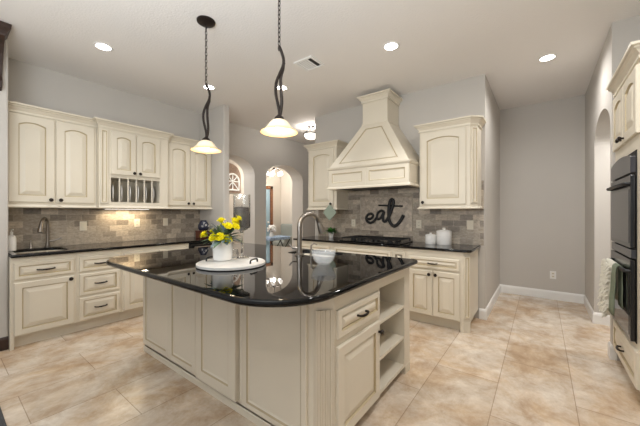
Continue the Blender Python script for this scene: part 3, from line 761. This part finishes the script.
m.loops([[(x, y, .905) for x, y in rrect(-2.035, -1.505, 2.105, 2.435, (.06,) * 4)], [(x, y, .905) for x, y in n], [(x, y, .74) for x, y in rrect(-2.0, -1.54, 2.14, 2.40, (.06,) * 4)]], cap0=False)
tag(m.build('sink_basin', M['black'], origin=(-1.77, 2.27, .74)), 'dark undermount prep sink at the back of the island worktop', 'sink')
CT_save = CT; CT = IT2
r = thing('faucet', 'tall brushed nickel gooseneck faucet on the island', 'faucet', (-1.80, 2.06, CT))
gooseneck(r, -1.80, 2.06, .32, .947, .385, .225, .0225, M['steel'])
MB().tube([(-1.80, 2.06, .985), (-1.87, 2.04, .99), (-1.90, 2.03, 1.02)], [.010, .009, .007], 8).build('lever', M['steel'], r, smooth=True)
r = thing('soap_dispenser', 'slim brushed nickel soap dispenser right of the island faucet', 'soap dispenser', (-1.66, 2.06, CT))
m = MB(); m.lathe([(.02, CT), (.02, CT + .01), (.011, CT + .018), (.011, CT + .07)], (-1.66, 2.06, 0), 12); m.build('base', M['steel'], r, smooth=True)
MB().tube([(-1.66, 2.06, CT + .065), (-1.66, 2.06, CT + .10), (-1.65, 2.085, CT + .115), (-1.64, 2.12, CT + .105)], .007, 8).build('spout', M['steel'], r, smooth=True)
# crystal bowl
r = thing('glass_bowl', 'clear cut glass bowl on the island right of the faucet', 'bowl', (-1.335, 1.81, CT))
m = MB(); B = (-1.335, 1.81, CT)
m.lathe([(.0, .001), (.05, .001), (.055, .008), (.078, .04), (.092, .075), (.096, .104), (.091, .106), (.086, .075), (.072, .042), (.05, .014), (.0, .012)], B, 32, cap0=False, cap1=False)
m.build('bowl', M['crystal'], r, smooth=True)
# tray with vase, flowers, candle holder
TX, TY = -1.875, 1.365
r = thing('serving_tray', 'round white marble tray with black handles on the island', 'tray', (TX, TY, CT))
m = MB(); m.lathe([(.236, .001), (.252, .006), (.252, .022), (.246, .027), (.0, .027)], (TX, TY, CT), 48, cap1=False); m.build('board', M['marble'], r, smooth=True)
for a in (20, 200):
    a = math.radians(a); dx, dy = math.cos(a), math.sin(a); px_, py_ = -dy, dx; q = .19; h = .05; z = CT + .025
    pt = lambda s, zz: (TX + dx * q + px_ * s, TY + dy * q + py_ * s, zz)
    MB().tube([pt(-h, z), pt(-h, z + .018), pt(-h * .85, z + .026), pt(0, z + .028), pt(h * .85, z + .026), pt(h, z + .018), pt(h, z)], .006, 8).build('handle', M['black'], r, smooth=True)
TZ = CT + .027
VX, VY = -1.99, 1.365
r = thing('flower_vase', 'white crock vase holding yellow flowers on the marble tray', 'vase', (VX, VY, TZ))
m = MB(); m.lathe([(.066, .001), (.072, .006), (.074, .06), (.077, .13), (.080, .152), (.078, .158), (.070, .155), (.068, .02), (.0, .02)], (VX, VY, TZ), 28, cap1=False); m.build('body', M['ceramic'], r, smooth=True)
r = thing('flower_bouquet', 'bunch of yellow flowers with grey green leaves in the white vase', 'flowers', (VX, VY, TZ + .03))
cr, cf = Vector((.797, .603, 0)), Vector((.603, -.797, 0))      # right and toward the viewer's side of the island
V0 = Vector((VX, VY, TZ + .15))
def rose(c, R, ax):
    m = MB(); m.ball(c, R * .55, 2, (1, 1, .9))
    ax = Vector(ax).normalized(); t1 = ax.orthogonal().normalized(); t2 = ax.cross(t1)
    for ringn, (n, tilt, rr) in enumerate(((5, .35, .75), (7, .85, 1.0), (8, 1.25, 1.12))):
        for k in range(n):
            a = 2 * math.pi * (k + .5 * ringn) / n; rad = t1 * math.cos(a) + t2 * math.sin(a); sd = ax.cross(rad)
            G = []
            for i in range(4):
                t = i / 3; th = tilt * (t ** .7); p = c - ax * R * .35 + rad * R * (.25 + .75 * math.sin(th) * rr * t) + ax * R * (1.15 * t * math.cos(th * .8))
                w = R * .48 * math.sin(math.pi * (.2 + .62 * t)); G.append([m.v(p - sd * w + rad * -.1 * R), m.v(p), m.v(p + sd * w + rad * -.1 * R)])
            for i in range(3):
                for j in range(2): m.face([G[i][j], G[i][j + 1], G[i + 1][j + 1], G[i + 1][j]])
    return m
stems = []
for du, dv, df, R in ((-.115, .03, .02, .030), (-.07, .05, -.02, .026), (-.005, .085, -.03, .030), (-.01, .125, 0, .026), (.075, .12, -.02, .030), (.095, .085, .03, .026), (.055, .09, .06, .026),
                      (-.035, .015, .075, .030), (.005, .02, .085, .030), (.045, .0, .07, .034), (.10, .14, -.03, .022), (.03, .05, -.06, .028)):
    R *= 1.28; c = V0 + cr * du * 1.15 + Vector((0, 0, dv * 1.15 + .012)) + cf * df; ax = (cr * du + Vector((0, 0, .1)) + cf * (df + .03))
    rose(c, R, ax).build('flower', M['yellow'], r, smooth=True); stems.append(c)
m = MB()
for c in stems:
    b = Vector((VX, VY, TZ + .03)) + (c - V0) * .15; b.z = TZ + .03; k = Vector((VX, VY, TZ + .155)) + Vector(((c - V0).x, (c - V0).y, 0)) * .35
    m.tube(smooth_path([tuple(b), tuple(k), tuple(c)], 4), .0025, 5)
m.build('stems', M['leaf'], r)
m1, m2_ = MB(), MB()
for k in range(170):
    a = rnd.uniform(0, 6.28); e = rnd.uniform(-.15, 1.1); q = rnd.uniform(.02, .09)
    d = Vector((math.cos(a) * math.cos(e), math.sin(a) * math.cos(e), math.sin(e)))
    b = V0 + Vector((0, 0, .01)) + d * q
    leafmesh(m1 if k % 3 else m2_, b, d + Vector((rnd.uniform(-.4, .4), rnd.uniform(-.4, .4), rnd.uniform(-.2, .3))), rnd.uniform(.07, .115), rnd.uniform(.013, .021))
o = m1.build('leaves', M['leaf'], r); o = m2_.build('silver_leaves', M['leafblue'], r); o['label'] = 'blue grey leaves'
HX, HY2 = -1.965, 1.53
r = thing('candle_holder', 'tall stemmed clear glass hurricane candle holder behind the vase on the tray', 'candle holder', (HX, HY2, TZ))
m = MB(); m.lathe([(.058, .001), (.06, .005), (.02, .014), (.008, .03), (.007, .09), (.013, .11), (.007, .13), (.007, .20), (.02, .222), (.05, .235), (.05, .241), (.0, .241)], (HX, HY2, TZ), 24, cap1=False); m.build('stem', M['glass'], r, smooth=True)
m = MB(); m.lathe([(.052, .242), (.066, .247), (.068, .265), (.068, .52), (.0655, .52), (.0655, .265), (.05, .247)], (HX, HY2, TZ), 32, cap0=False, cap1=False); m.build('glass_cylinder', M['glass'], r, smooth=True)
r = thing('pillar_candle', 'grey pillar candle inside the hurricane glass', 'candle', (HX, HY2, TZ + .2425))
m = MB(); m.lathe([(.047, .2475), (.060, .254), (.060, .41), (.054, .415), (.0, .412)], (HX, HY2, TZ), 24, cap1=False); m.build('wax', M['candle'], r, smooth=True)
MB().tube([(HX, HY2, TZ + .41), (HX + .002, HY2, TZ + .43)], .0015, 6).build('wick', M['black'], r)
GX, GY = HX + .0, HY2 - .085
r = thing('glass_votive', 'small round clear glass votive between vase and candle holder', 'votive', (GX, GY, TZ))
m = MB(); m.lathe([(.028, .001), (.036, .015), (.042, .045), (.036, .078), (.034, .078), (.039, .045), (.033, .018), (.0, .012)], (GX, GY, TZ), 24, cap1=False); m.build('cup', M['glass'], r, smooth=True)
CT = CT_save

# ------------------------------------------------------------ pendants
def pendant(x, y, label):
    r = thing('pendant_light', label, 'pendant lamp', (x, y, 1.855), 'pendants over the island')
    m = MB(); m.lathe([(.0, CEIL - .035), (.02, CEIL - .034), (.055, CEIL - .028), (.078, CEIL - .012), (.08, CEIL - .0005)], (x, y, 0), 28, cap0=False); m.build('canopy', M['bronze'], r, smooth=True)
    m = MB(); z = CEIL - .03; k = 0
    while z > 2.47:
        pts = []
        for i in range(13):
            a = 2 * math.pi * i / 12; s, t = .009 * math.cos(a), .019 * math.sin(a)
            pts.append((x + (s if k % 2 else 0), y + (0 if k % 2 else s), z - .016 + t))
        m.tube(pts, .0032, 5, cap=False); z -= .031; k += 1
    m.build('chain', M['bronze'], r, smooth=True)
    m = MB()
    for zz0, offs in ((2.475, (.0, .016, .026, .020, .004, -.012, -.020, -.021, -.015, -.006, .0)), (2.355, (.030, .022, .010, .008, .014, .019, .021, .018, .012, .006, .002))):
        pts = [(x + o_ * .8, y + o_ * .6 + (.008 * math.sin(i * .9)), zz0 + (1.985 - zz0) * i / 10) for i, o_ in enumerate(offs)]
        m.tube(smooth_path(pts, 3), .0105, 8)
    m.ball((x + .026, y + .018, 2.357), .013, 1)
    m.build('twisted_rods', M['bronze'], r, smooth=True)
    m = MB(); m.lathe([(.010, 2.0), (.016, 1.992), (.03, 1.982), (.036, 1.966), (.03, 1.964)], (x, y, 0), 20); m.build('cap', M['bronze'], r, smooth=True)
    m = MB(); m.lathe([(.030, .090), (.050, .082), (.068, .064), (.086, .038), (.108, .016), (.126, .006), (.128, .001), (.124, .003), (.106, .012), (.083, .034), (.065, .060), (.048, .078), (.028, .086)], (x, y, 1.875), 36, cap0=False, cap1=False); m.build('glass_shade', M['shade'], r, smooth=True)
    m = MB(); m.ball((x, y, 1.905), .030, 2, (1, 1, 1.25)); m.build('bulb', M['bulb2'], r, smooth=True)
    l = bpy.data.lights.new('pendant_glow', 'POINT'); l.energy = 4; l.color = (1, .82, .56); l.shadow_soft_size = .03
    o = bpy.data.objects.new('pendant_glow', l); COL.objects.link(o); o.parent = r; o.location = (0, 0, -.14)
pendant(-2.392, 1.47, 'bronze pendant with alabaster glass bell over the tray half of the island, the far one')
pendant(-1.45, 1.446, 'bronze pendant with alabaster glass bell over the right half of the island, the near one')

# ------------------------------------------------------------ ceiling fittings
def can(x, y, label, power=56, spread=98):
    r = thing('recessed_light', label, 'ceiling light', (x, y, CEIL), 'recessed ceiling lights')
    m = MB(); m.lathe([(.062, -.002), (.082, -.0005), (.084, -.004), (.078, -.009), (.064, -.007)], (x, y, CEIL), 32, cap0=False, cap1=False); m.build('trim_ring', M['white'], r, smooth=True)
    m = MB(); m.lathe([(.066, -.0045), (.0, -.006)], (x, y, CEIL), 32, cap0=False, cap1=False); m.build('lens', M['bulb'], r)
    l = bpy.data.lights.new('can_beam', 'SPOT'); l.energy = power; l.spot_size = math.radians(spread); l.spot_blend = 1.0; l.color = (1, .985, .965); l.shadow_soft_size = .06
    o = bpy.data.objects.new('can_beam', l); COL.objects.link(o); o.parent = r; o.location = (0, 0, -.02)
can(-3.6, 1.054, 'recessed ceiling light nearest the left wall cabinets, above the plate rack')
can(-3.61, 2.261, 'recessed ceiling light seen behind the far pendant rod')
can(-2.827, 2.873, 'recessed ceiling light seen behind the near pendant rod')
can(-1.23, 2.836, 'recessed ceiling light in front of the hood chimney, right of the air vent')
can(.057, 4.089, 'recessed ceiling light at the alcove, farthest right', 60, 168)
r = thing('air_vent', 'white square ceiling air vent with a dark slot between the near pendant and the hood', 'vent', (-2.125, 2.6, CEIL))
m = MB(); vz0, vz1 = CEIL - .012, CEIL - .0005
m.box(-2.255, -1.995, 2.475, 2.505, vz0, vz1); m.box(-2.255, -1.995, 2.70, 2.73, vz0, vz1); m.box(-2.255, -2.225, 2.505, 2.70, vz0, vz1); m.box(-2.025, -1.995, 2.505, 2.70, vz0, vz1)
m.build('frame', M['white'], r, bevel=.003)
MB().box(-2.225, -2.025, 2.505, 2.70, CEIL - .003, CEIL - .0008).build('duct', M['black'], r)
for k in range(7):
    u = -2.215 + k * .03
    if k in (5, 6): continue
    m = MB(); m.hexa([(u, 2.505, CEIL - .012), (u + .015, 2.505, CEIL - .004), (u + .015, 2.70, CEIL - .004), (u, 2.70, CEIL - .012), (u, 2.505, CEIL - .010), (u + .015, 2.505, CEIL - .0022), (u + .015, 2.70, CEIL - .0022), (u, 2.70, CEIL - .010)])
    m.build('slat', M['white'], r)
x, y = -3.64, 4.51
r = thing('flush_light', 'frosted bowl ceiling light in a bronze ring, left of the range wall corner', 'ceiling light', (x, y, 2.78))
m = MB(); m.lathe([(.0, CEIL - .03), (.06, CEIL - .025), (.065, CEIL - .0005)], (x, y, 0), 20, cap0=False)
for k in range(3):
    a = k * 2.094 + .4; m.tube([(x + .04 * math.cos(a), y + .04 * math.sin(a), CEIL - .02), (x + .13 * math.cos(a), y + .13 * math.sin(a), 2.885)], .007, 6)
m.build('bracket', M['bronze'], r, smooth=True)
m = MB(); m.lathe([(.128, 2.872), (.15, 2.872), (.15, 2.892), (.128, 2.892)], (x, y, 0), 32, cap0=False, cap1=False); m.build('ring', M['bronze'], r, smooth=True)
m = MB(); m.lathe([(.132, 2.885), (.128, 2.84), (.10, 2.80), (.05, 2.783), (.0, 2.78)], (x, y, 0), 32, cap0=False, cap1=False); m.build('bowl', M['frost'], r, smooth=True)
l = bpy.data.lights.new('flush_glow', 'POINT'); l.energy = 8; l.color = (1, .95, .88); l.shadow_soft_size = .03
o = bpy.data.objects.new('flush_glow', l); COL.objects.link(o); o.parent = r; o.location = (0, 0, .17)

# corbel on the near left wall
r = thing('wooden_corbel', 'carved dark wood corbel high on the near left wall under the ceiling', 'corbel', (-4.1, .25, 2.55))
m = MB(); prof = [(-4.119, 2.48), (-4.07, 2.50), (-4.05, 2.56), (-4.07, 2.62), (-4.04, 2.70), (-3.99, 2.80), (-3.94, 2.87), (-3.86, 2.92), (-4.119, 2.92)]
m.loops([[(a, .10, z) for a, z in prof], [(a, .39, z) for a, z in prof]]); m.build('scroll', M['darkwood'], r, bevel=.006)
m = MB(); m.sweep([(-.02, 2.92), (.006, 2.92), (.014, 2.935), (.018, 2.965), (.038, 2.99), (.042, 3.03), (-.02, 3.03)], [(-4.10, .07), (-3.88, .07), (-3.88, .385), (-4.10, .385)], 1)
m.box(-4.119, -3.89, .08, .375, 2.92, 3.029); m.build('cap', M['darkwood'], r)

# ------------------------------------------------------------ oven tower
OX = .53; OY0, OY1 = 2.83, 3.675; fO = FN(OX); DO = 1.249 - OX
r = thing('oven_cabinet', 'tall cream cabinet tower housing the black wall ovens on the right', 'cabinet', (OX, 3.25, 0))
m = MB()
m.fbox(fO, -OY1, -3.655, .115, 2.35, -DO, 0); m.fbox(fO, -2.93, -OY0, .115, 2.35, -DO, 0)
m.fbox(fO, -3.655, -2.93, .115, .405, -DO, 0); m.fbox(fO, -3.655, -2.93, 1.76, 2.35, -DO, 0); m.fbox(fO, -OY1, -OY0, 0, .115, -DO, -.06)
m.fbox(fO, -3.655, -2.93, .405, 1.76, -DO, -DO + .02)
m.build('body', M['cream'], r)
for a, b, k in ((-3.655, -3.265, -3.30), (-3.25, -2.86, -3.215)):
    d = front('door', r, fO, a, b, 1.86, 2.32, arch=.028, stile=.07); knob(d, fO, k, 1.895)
d = front('drawer', r, fO, -3.655, -2.86, .125, .375, stile=.05); pull(d, fO, -3.26, .25)
pth = [(1.2, OY0), (OX, OY0), (OX, OY1)]
crown(r, pth, 2.35, side=-1)
r = thing('double_wall_oven', 'black built-in double wall oven with two bar handles', 'oven', (OX, 3.29, .41))
m = MB(); m.fbox(fO, -3.65, -2.935, .41, 1.755, -.55, .004); m.build('housing', M['black'], r)
# arched control panel
fp = F((OX - .004, 0, 0), (0, -1, 0), (-1, 0, 0))
u0, u1 = -3.65, -2.935
poly = [(u0, 1.60), (u1, 1.60)] + [(u1 + (u0 - u1) * k / 12, 1.715 + .035 * (1 - (2 * k / 12 - 1) ** 2)) for k in range(13)]
MB().prism(poly, fp, 0, .028).build('control_panel', M['panelglass'], r, bevel=.004)
def oven_door(z0, z1, zh, nm):
    d = MB().fbox(fp, u0, u1, z0, z1, 0, .028).build('door', M['blackgloss'], r, bevel=.006)
    MB().fbox(fp, u0 + .04, u1 - .04, z0 + .035, z1 - .10, .028, .030).build('window', M['ovenglass'], d)
    m = MB(); m.tube([fp(u0 + .03, zh, .026), fp(u0 + .03, zh, .045), fp(u0 + .06, zh, .053), fp((u0 + u1) / 2, zh, .056), fp(u1 - .06, zh, .053), fp(u1 - .03, zh, .045), fp(u1 - .03, zh, .026)], .013, 10); m.build('handle', M['black'], d, smooth=True)
oven_door(1.07, 1.585, 1.525, 'upper')
MB().fbox(fp, u0, u1, 1.0, 1.06, 0, .024).build('vent_trim', M['panelglass'], r, bevel=.003)
oven_door(.42, .99, .905, 'lower')

# towels over the lower oven handle (bar runs along y at x = OX-.004-.072, z = .905)
BXx, BZz = OX - .004 - .055, .905
def towel(y0, y1, zf, zb, mat, label, wav, fringe=False):
    y0, y1 = min(y0, y1), max(y0, y1)
    m = MB(); n, rows = 14, []
    prof = []
    rr = .019
    for k in range(9): prof.append((-rr - .004, zf + (BZz - zf) * k / 8))
    for k in range(1, 8):
        a = math.pi - math.pi * k / 8; prof.append((rr * math.cos(a), BZz + rr * math.sin(a)))
    for k in range(7): prof.append((min(rr, .016), BZz - (BZz - zb) * k / 6))
    for i in range(n + 1):
        t = i / n; y = y0 + (y1 - y0) * t; row = []
        for dx, z in prof:
            hang = max(0, (BZz - z)) / .4
            wv = wav * math.sin(t * 17) * min(1, hang * 1.4)
            outw = wv if dx < 0 else wv * .15
            if dx < 0: outw = -abs(outw) - .01 * hang
            row.append((BXx + dx + outw, y + .006 * math.sin(z * 40), z))
        rows.append(row)
    V = [[m.v(p) for p in row] for row in rows]
    for i in range(n):
        for j in range(len(prof) - 1): m.face([V[i][j], V[i + 1][j], V[i + 1][j + 1], V[i][j + 1]])
    r = thing('dish_towel', label, 'towel', (BXx, (y0 + y1) / 2, zf), 'towels on the lower oven handle')
    o = m.build('cloth', mat, r, smooth=True)
    md = o.modifiers.new('thick', 'SOLIDIFY'); md.thickness = .005; md.offset = -1
    if fringe:
        m = MB()
        for k in range(260):
            y = rnd.uniform(y0, y1); z = rnd.uniform(zf - .01, BZz + .01); h = max(0, BZz - z) / .4
            b = Vector((BXx - rr - .006 - .01 * h - rnd.uniform(0, wav) * min(1, h), y, z))
            m.tube([b, b + Vector((-.012, rnd.uniform(-.006, .006), -.004)), b + Vector((-.022, rnd.uniform(-.010, .010), -.024))], [.008, .007, .004], 5)
        o = m.build('tufts', mat, r); o['kind'] = 'stuff'
towel(3.25, 3.56, .50, .62, M['creamcloth'], 'cream tufted towel at the far end of the lower oven handle', .020, True)
towel(3.10, 3.235, .54, .60, M['sage'], 'sage green towel folded over the lower oven handle next to the cream one', .012)

# rug at the near left
r = MB().box(-3.9, -1.2, -.6, .27, .001, .012).build('rug', M['rug'], bevel=.004, origin=(-2.55, -.16, 0)); tag(r, 'dark grey rug whose edge shows in the bottom left corner', 'rug')

# ------------------------------------------------------------ room beyond the arches
XB = -6.60; fB = FX(XB)
r = thing('glass_door', 'brown wood framed glass door in the far room behind the wide arch', 'door', (XB, 7.1, 0))
DZ = 2.13; dy0, dy1 = 5.52, 6.26
m = MB(); m.fbox(fB, dy0, dy0 + .09, 0, DZ, .001, .06); m.fbox(fB, dy1 - .09, dy1, 0, DZ, .001, .06); m.fbox(fB, dy0, dy1, DZ - .09, DZ, .001, .06); m.fbox(fB, dy0, dy1, 0, .2, .001, .06); m.build('frame', M['brownwood'], r)
MB().fbox(fB, dy0 + .09, dy1 - .09, .2, DZ - .09, .005, .02).build('pane', M['skyglass'], r)
r.location = (XB, (dy0 + dy1) / 2, 0)
for ch in r.children: ch.location = (0, 7.1 - (dy0 + dy1) / 2, 0)
# chandelier
x, y = -5.80, 5.60
r = thing('chandelier', 'small bronze chandelier with white glass cups seen through the wide arch', 'chandelier', (x, y, 2.45))
m = MB(); m.tube([(x, y, CEIL - .001), (x, y, 2.50)], .008, 8); m.ball((x, y, 2.52), .035, 2)
for k in range(5):
    a = k * 1.2566 + .3; dx, dy = math.cos(a), math.sin(a)
    m.tube([(x, y, 2.52), (x + dx * .10, y + dy * .10, 2.54), (x + dx * .19, y + dy * .19, 2.50), (x + dx * .2, y + dy * .2, 2.45)], .008, 6)
m.build('arms', M['bronze'], r, smooth=True)
for k in range(5):
    a = k * 1.2566 + .3; c = (x + math.cos(a) * .2, y + math.sin(a) * .2, 2.35)
    m = MB(); m.lathe([(.02, .10), (.04, .08), (.052, .03), (.054, .0), (.0, .005)], c, 16, cap1=False); m.build('glass_cup', M['cup'], r, smooth=True)
l = bpy.data.lights.new('chandelier_glow', 'POINT'); l.energy = 40; l.color = (1, .94, .85); l.shadow_soft_size = .03
o = bpy.data.objects.new('chandelier_glow', l); COL.objects.link(o); o.parent = r; o.location = (0, 0, -.1)
# arched stone niche with a lattice window decoration, behind the narrow arch
r = thing('arched_frame', 'taupe arched frame with white lattice window on the far wall behind the narrow arch', 'wall decor', (XB, 4.72, 1.0))
def archpts(c, hw, z0, spring, n=16): return [(c - hw, z0), (c + hw, z0)] + [(c + hw * math.cos(math.pi * k / n), spring + hw * math.sin(math.pi * k / n)) for k in range(n + 1)]
MB().prism(archpts(4.72, .36, 1.85, 2.28), fB, .001, .03).build('surround', M['taupe'], r)
m = MB(); c0, hw, sp, zb = 4.80, .20, 2.16, 1.93
pts = [(c0 - hw, zb), (c0 - hw, sp)] + [(c0 + hw * math.cos(math.pi - math.pi * k / 14), sp + hw * math.sin(math.pi - math.pi * k / 14)) for k in range(1, 15)] + [(c0 + hw, zb), (c0 - hw, zb)]
m.tube([fB(u, v, .05) for u, v in pts], .025, 6)
for a, b in (((c0, zb), (c0, sp + hw)), ((c0 - hw, sp), (c0 + hw, sp)), ((c0 - hw, zb), (c0 + hw * .7, sp + hw * .7)), ((c0 + hw, zb), (c0 - hw * .7, sp + hw * .7))):
    m.tube([fB(a[0], a[1], .05), fB(b[0], b[1], .05)], .014, 6)
o = m.build('lattice', M['white'], r); o['label'] = 'white lattice'
# table with flowers and a chair
tx, ty = -5.75, 5.55
r = thing('side_table', 'low table with dark crossed legs and blue white cloth top in the far room', 'table', (tx, ty, 0))
MB().box(tx - .22, tx + .22, ty - .35, ty + .40, .60, .68).build('cloth_top', M['bluecloth'], r, bevel=.015)
for s in (-.28, .0, .36):
    m = MB(); m.tube([(tx - .2, ty + s, 0), (tx + .2, ty + s + .04, .60)], .014, 6); m.tube([(tx + .2, ty + s, 0), (tx - .2, ty + s + .04, .60)], .014, 6); m.build('crossed_leg', M['black'], r)
r = thing('white_flowers', 'white flowers in a pale vase on the blue topped table in the far room', 'flowers', (tx, ty - .10, .68))
fx, fy = tx, ty - .10
m = MB(); m.lathe([(.05, .681), (.06, .74), (.035, .80), (.04, .82)], (fx, fy, 0), 14); m.build('vase', M['ceramic'], r, smooth=True)
m = MB()
for k in range(26): m.ball((fx + rnd.gauss(0, .05), fy + rnd.gauss(0, .055), .90 + rnd.gauss(0, .055)), .032, 1)
m.build('blooms', M['ceramic'], r)['kind'] = 'stuff'
MB().tube([(fx, fy, .76), (fx, fy, .9)], .02, 6).build('stems', M['leaf'], r)
ax_, ay_ = -6.15, 6.34
r = thing('armchair', 'grey upholstered armchair behind the blue topped table in the far room', 'chair', (ax_, ay_, 0))
MB().box(ax_ - .26, ax_ + .26, ay_ - .26, ay_ + .22, .34, .48).build('seat', M['greycloth'], r, bevel=.04)
MB().box(ax_ - .33, ax_ + .30, ay_ + .16, ay_ + .30, .40, .98).build('backrest', M['greycloth'], r, bevel=.05)
for sx in (-1, 1):
    MB().box(ax_ + sx * .27 - .05, ax_ + sx * .27 + .05, ay_ - .25, ay_ + .2, .36, .64).build('armrest', M['greycloth'], r, bevel=.04)
    for sy in (-.2, .2): MB().tube([(ax_ + sx * .22, ay_ + sy, 0), (ax_ + sx * .22, ay_ + sy, .36)], .02, 8).build('leg', M['black'], r)
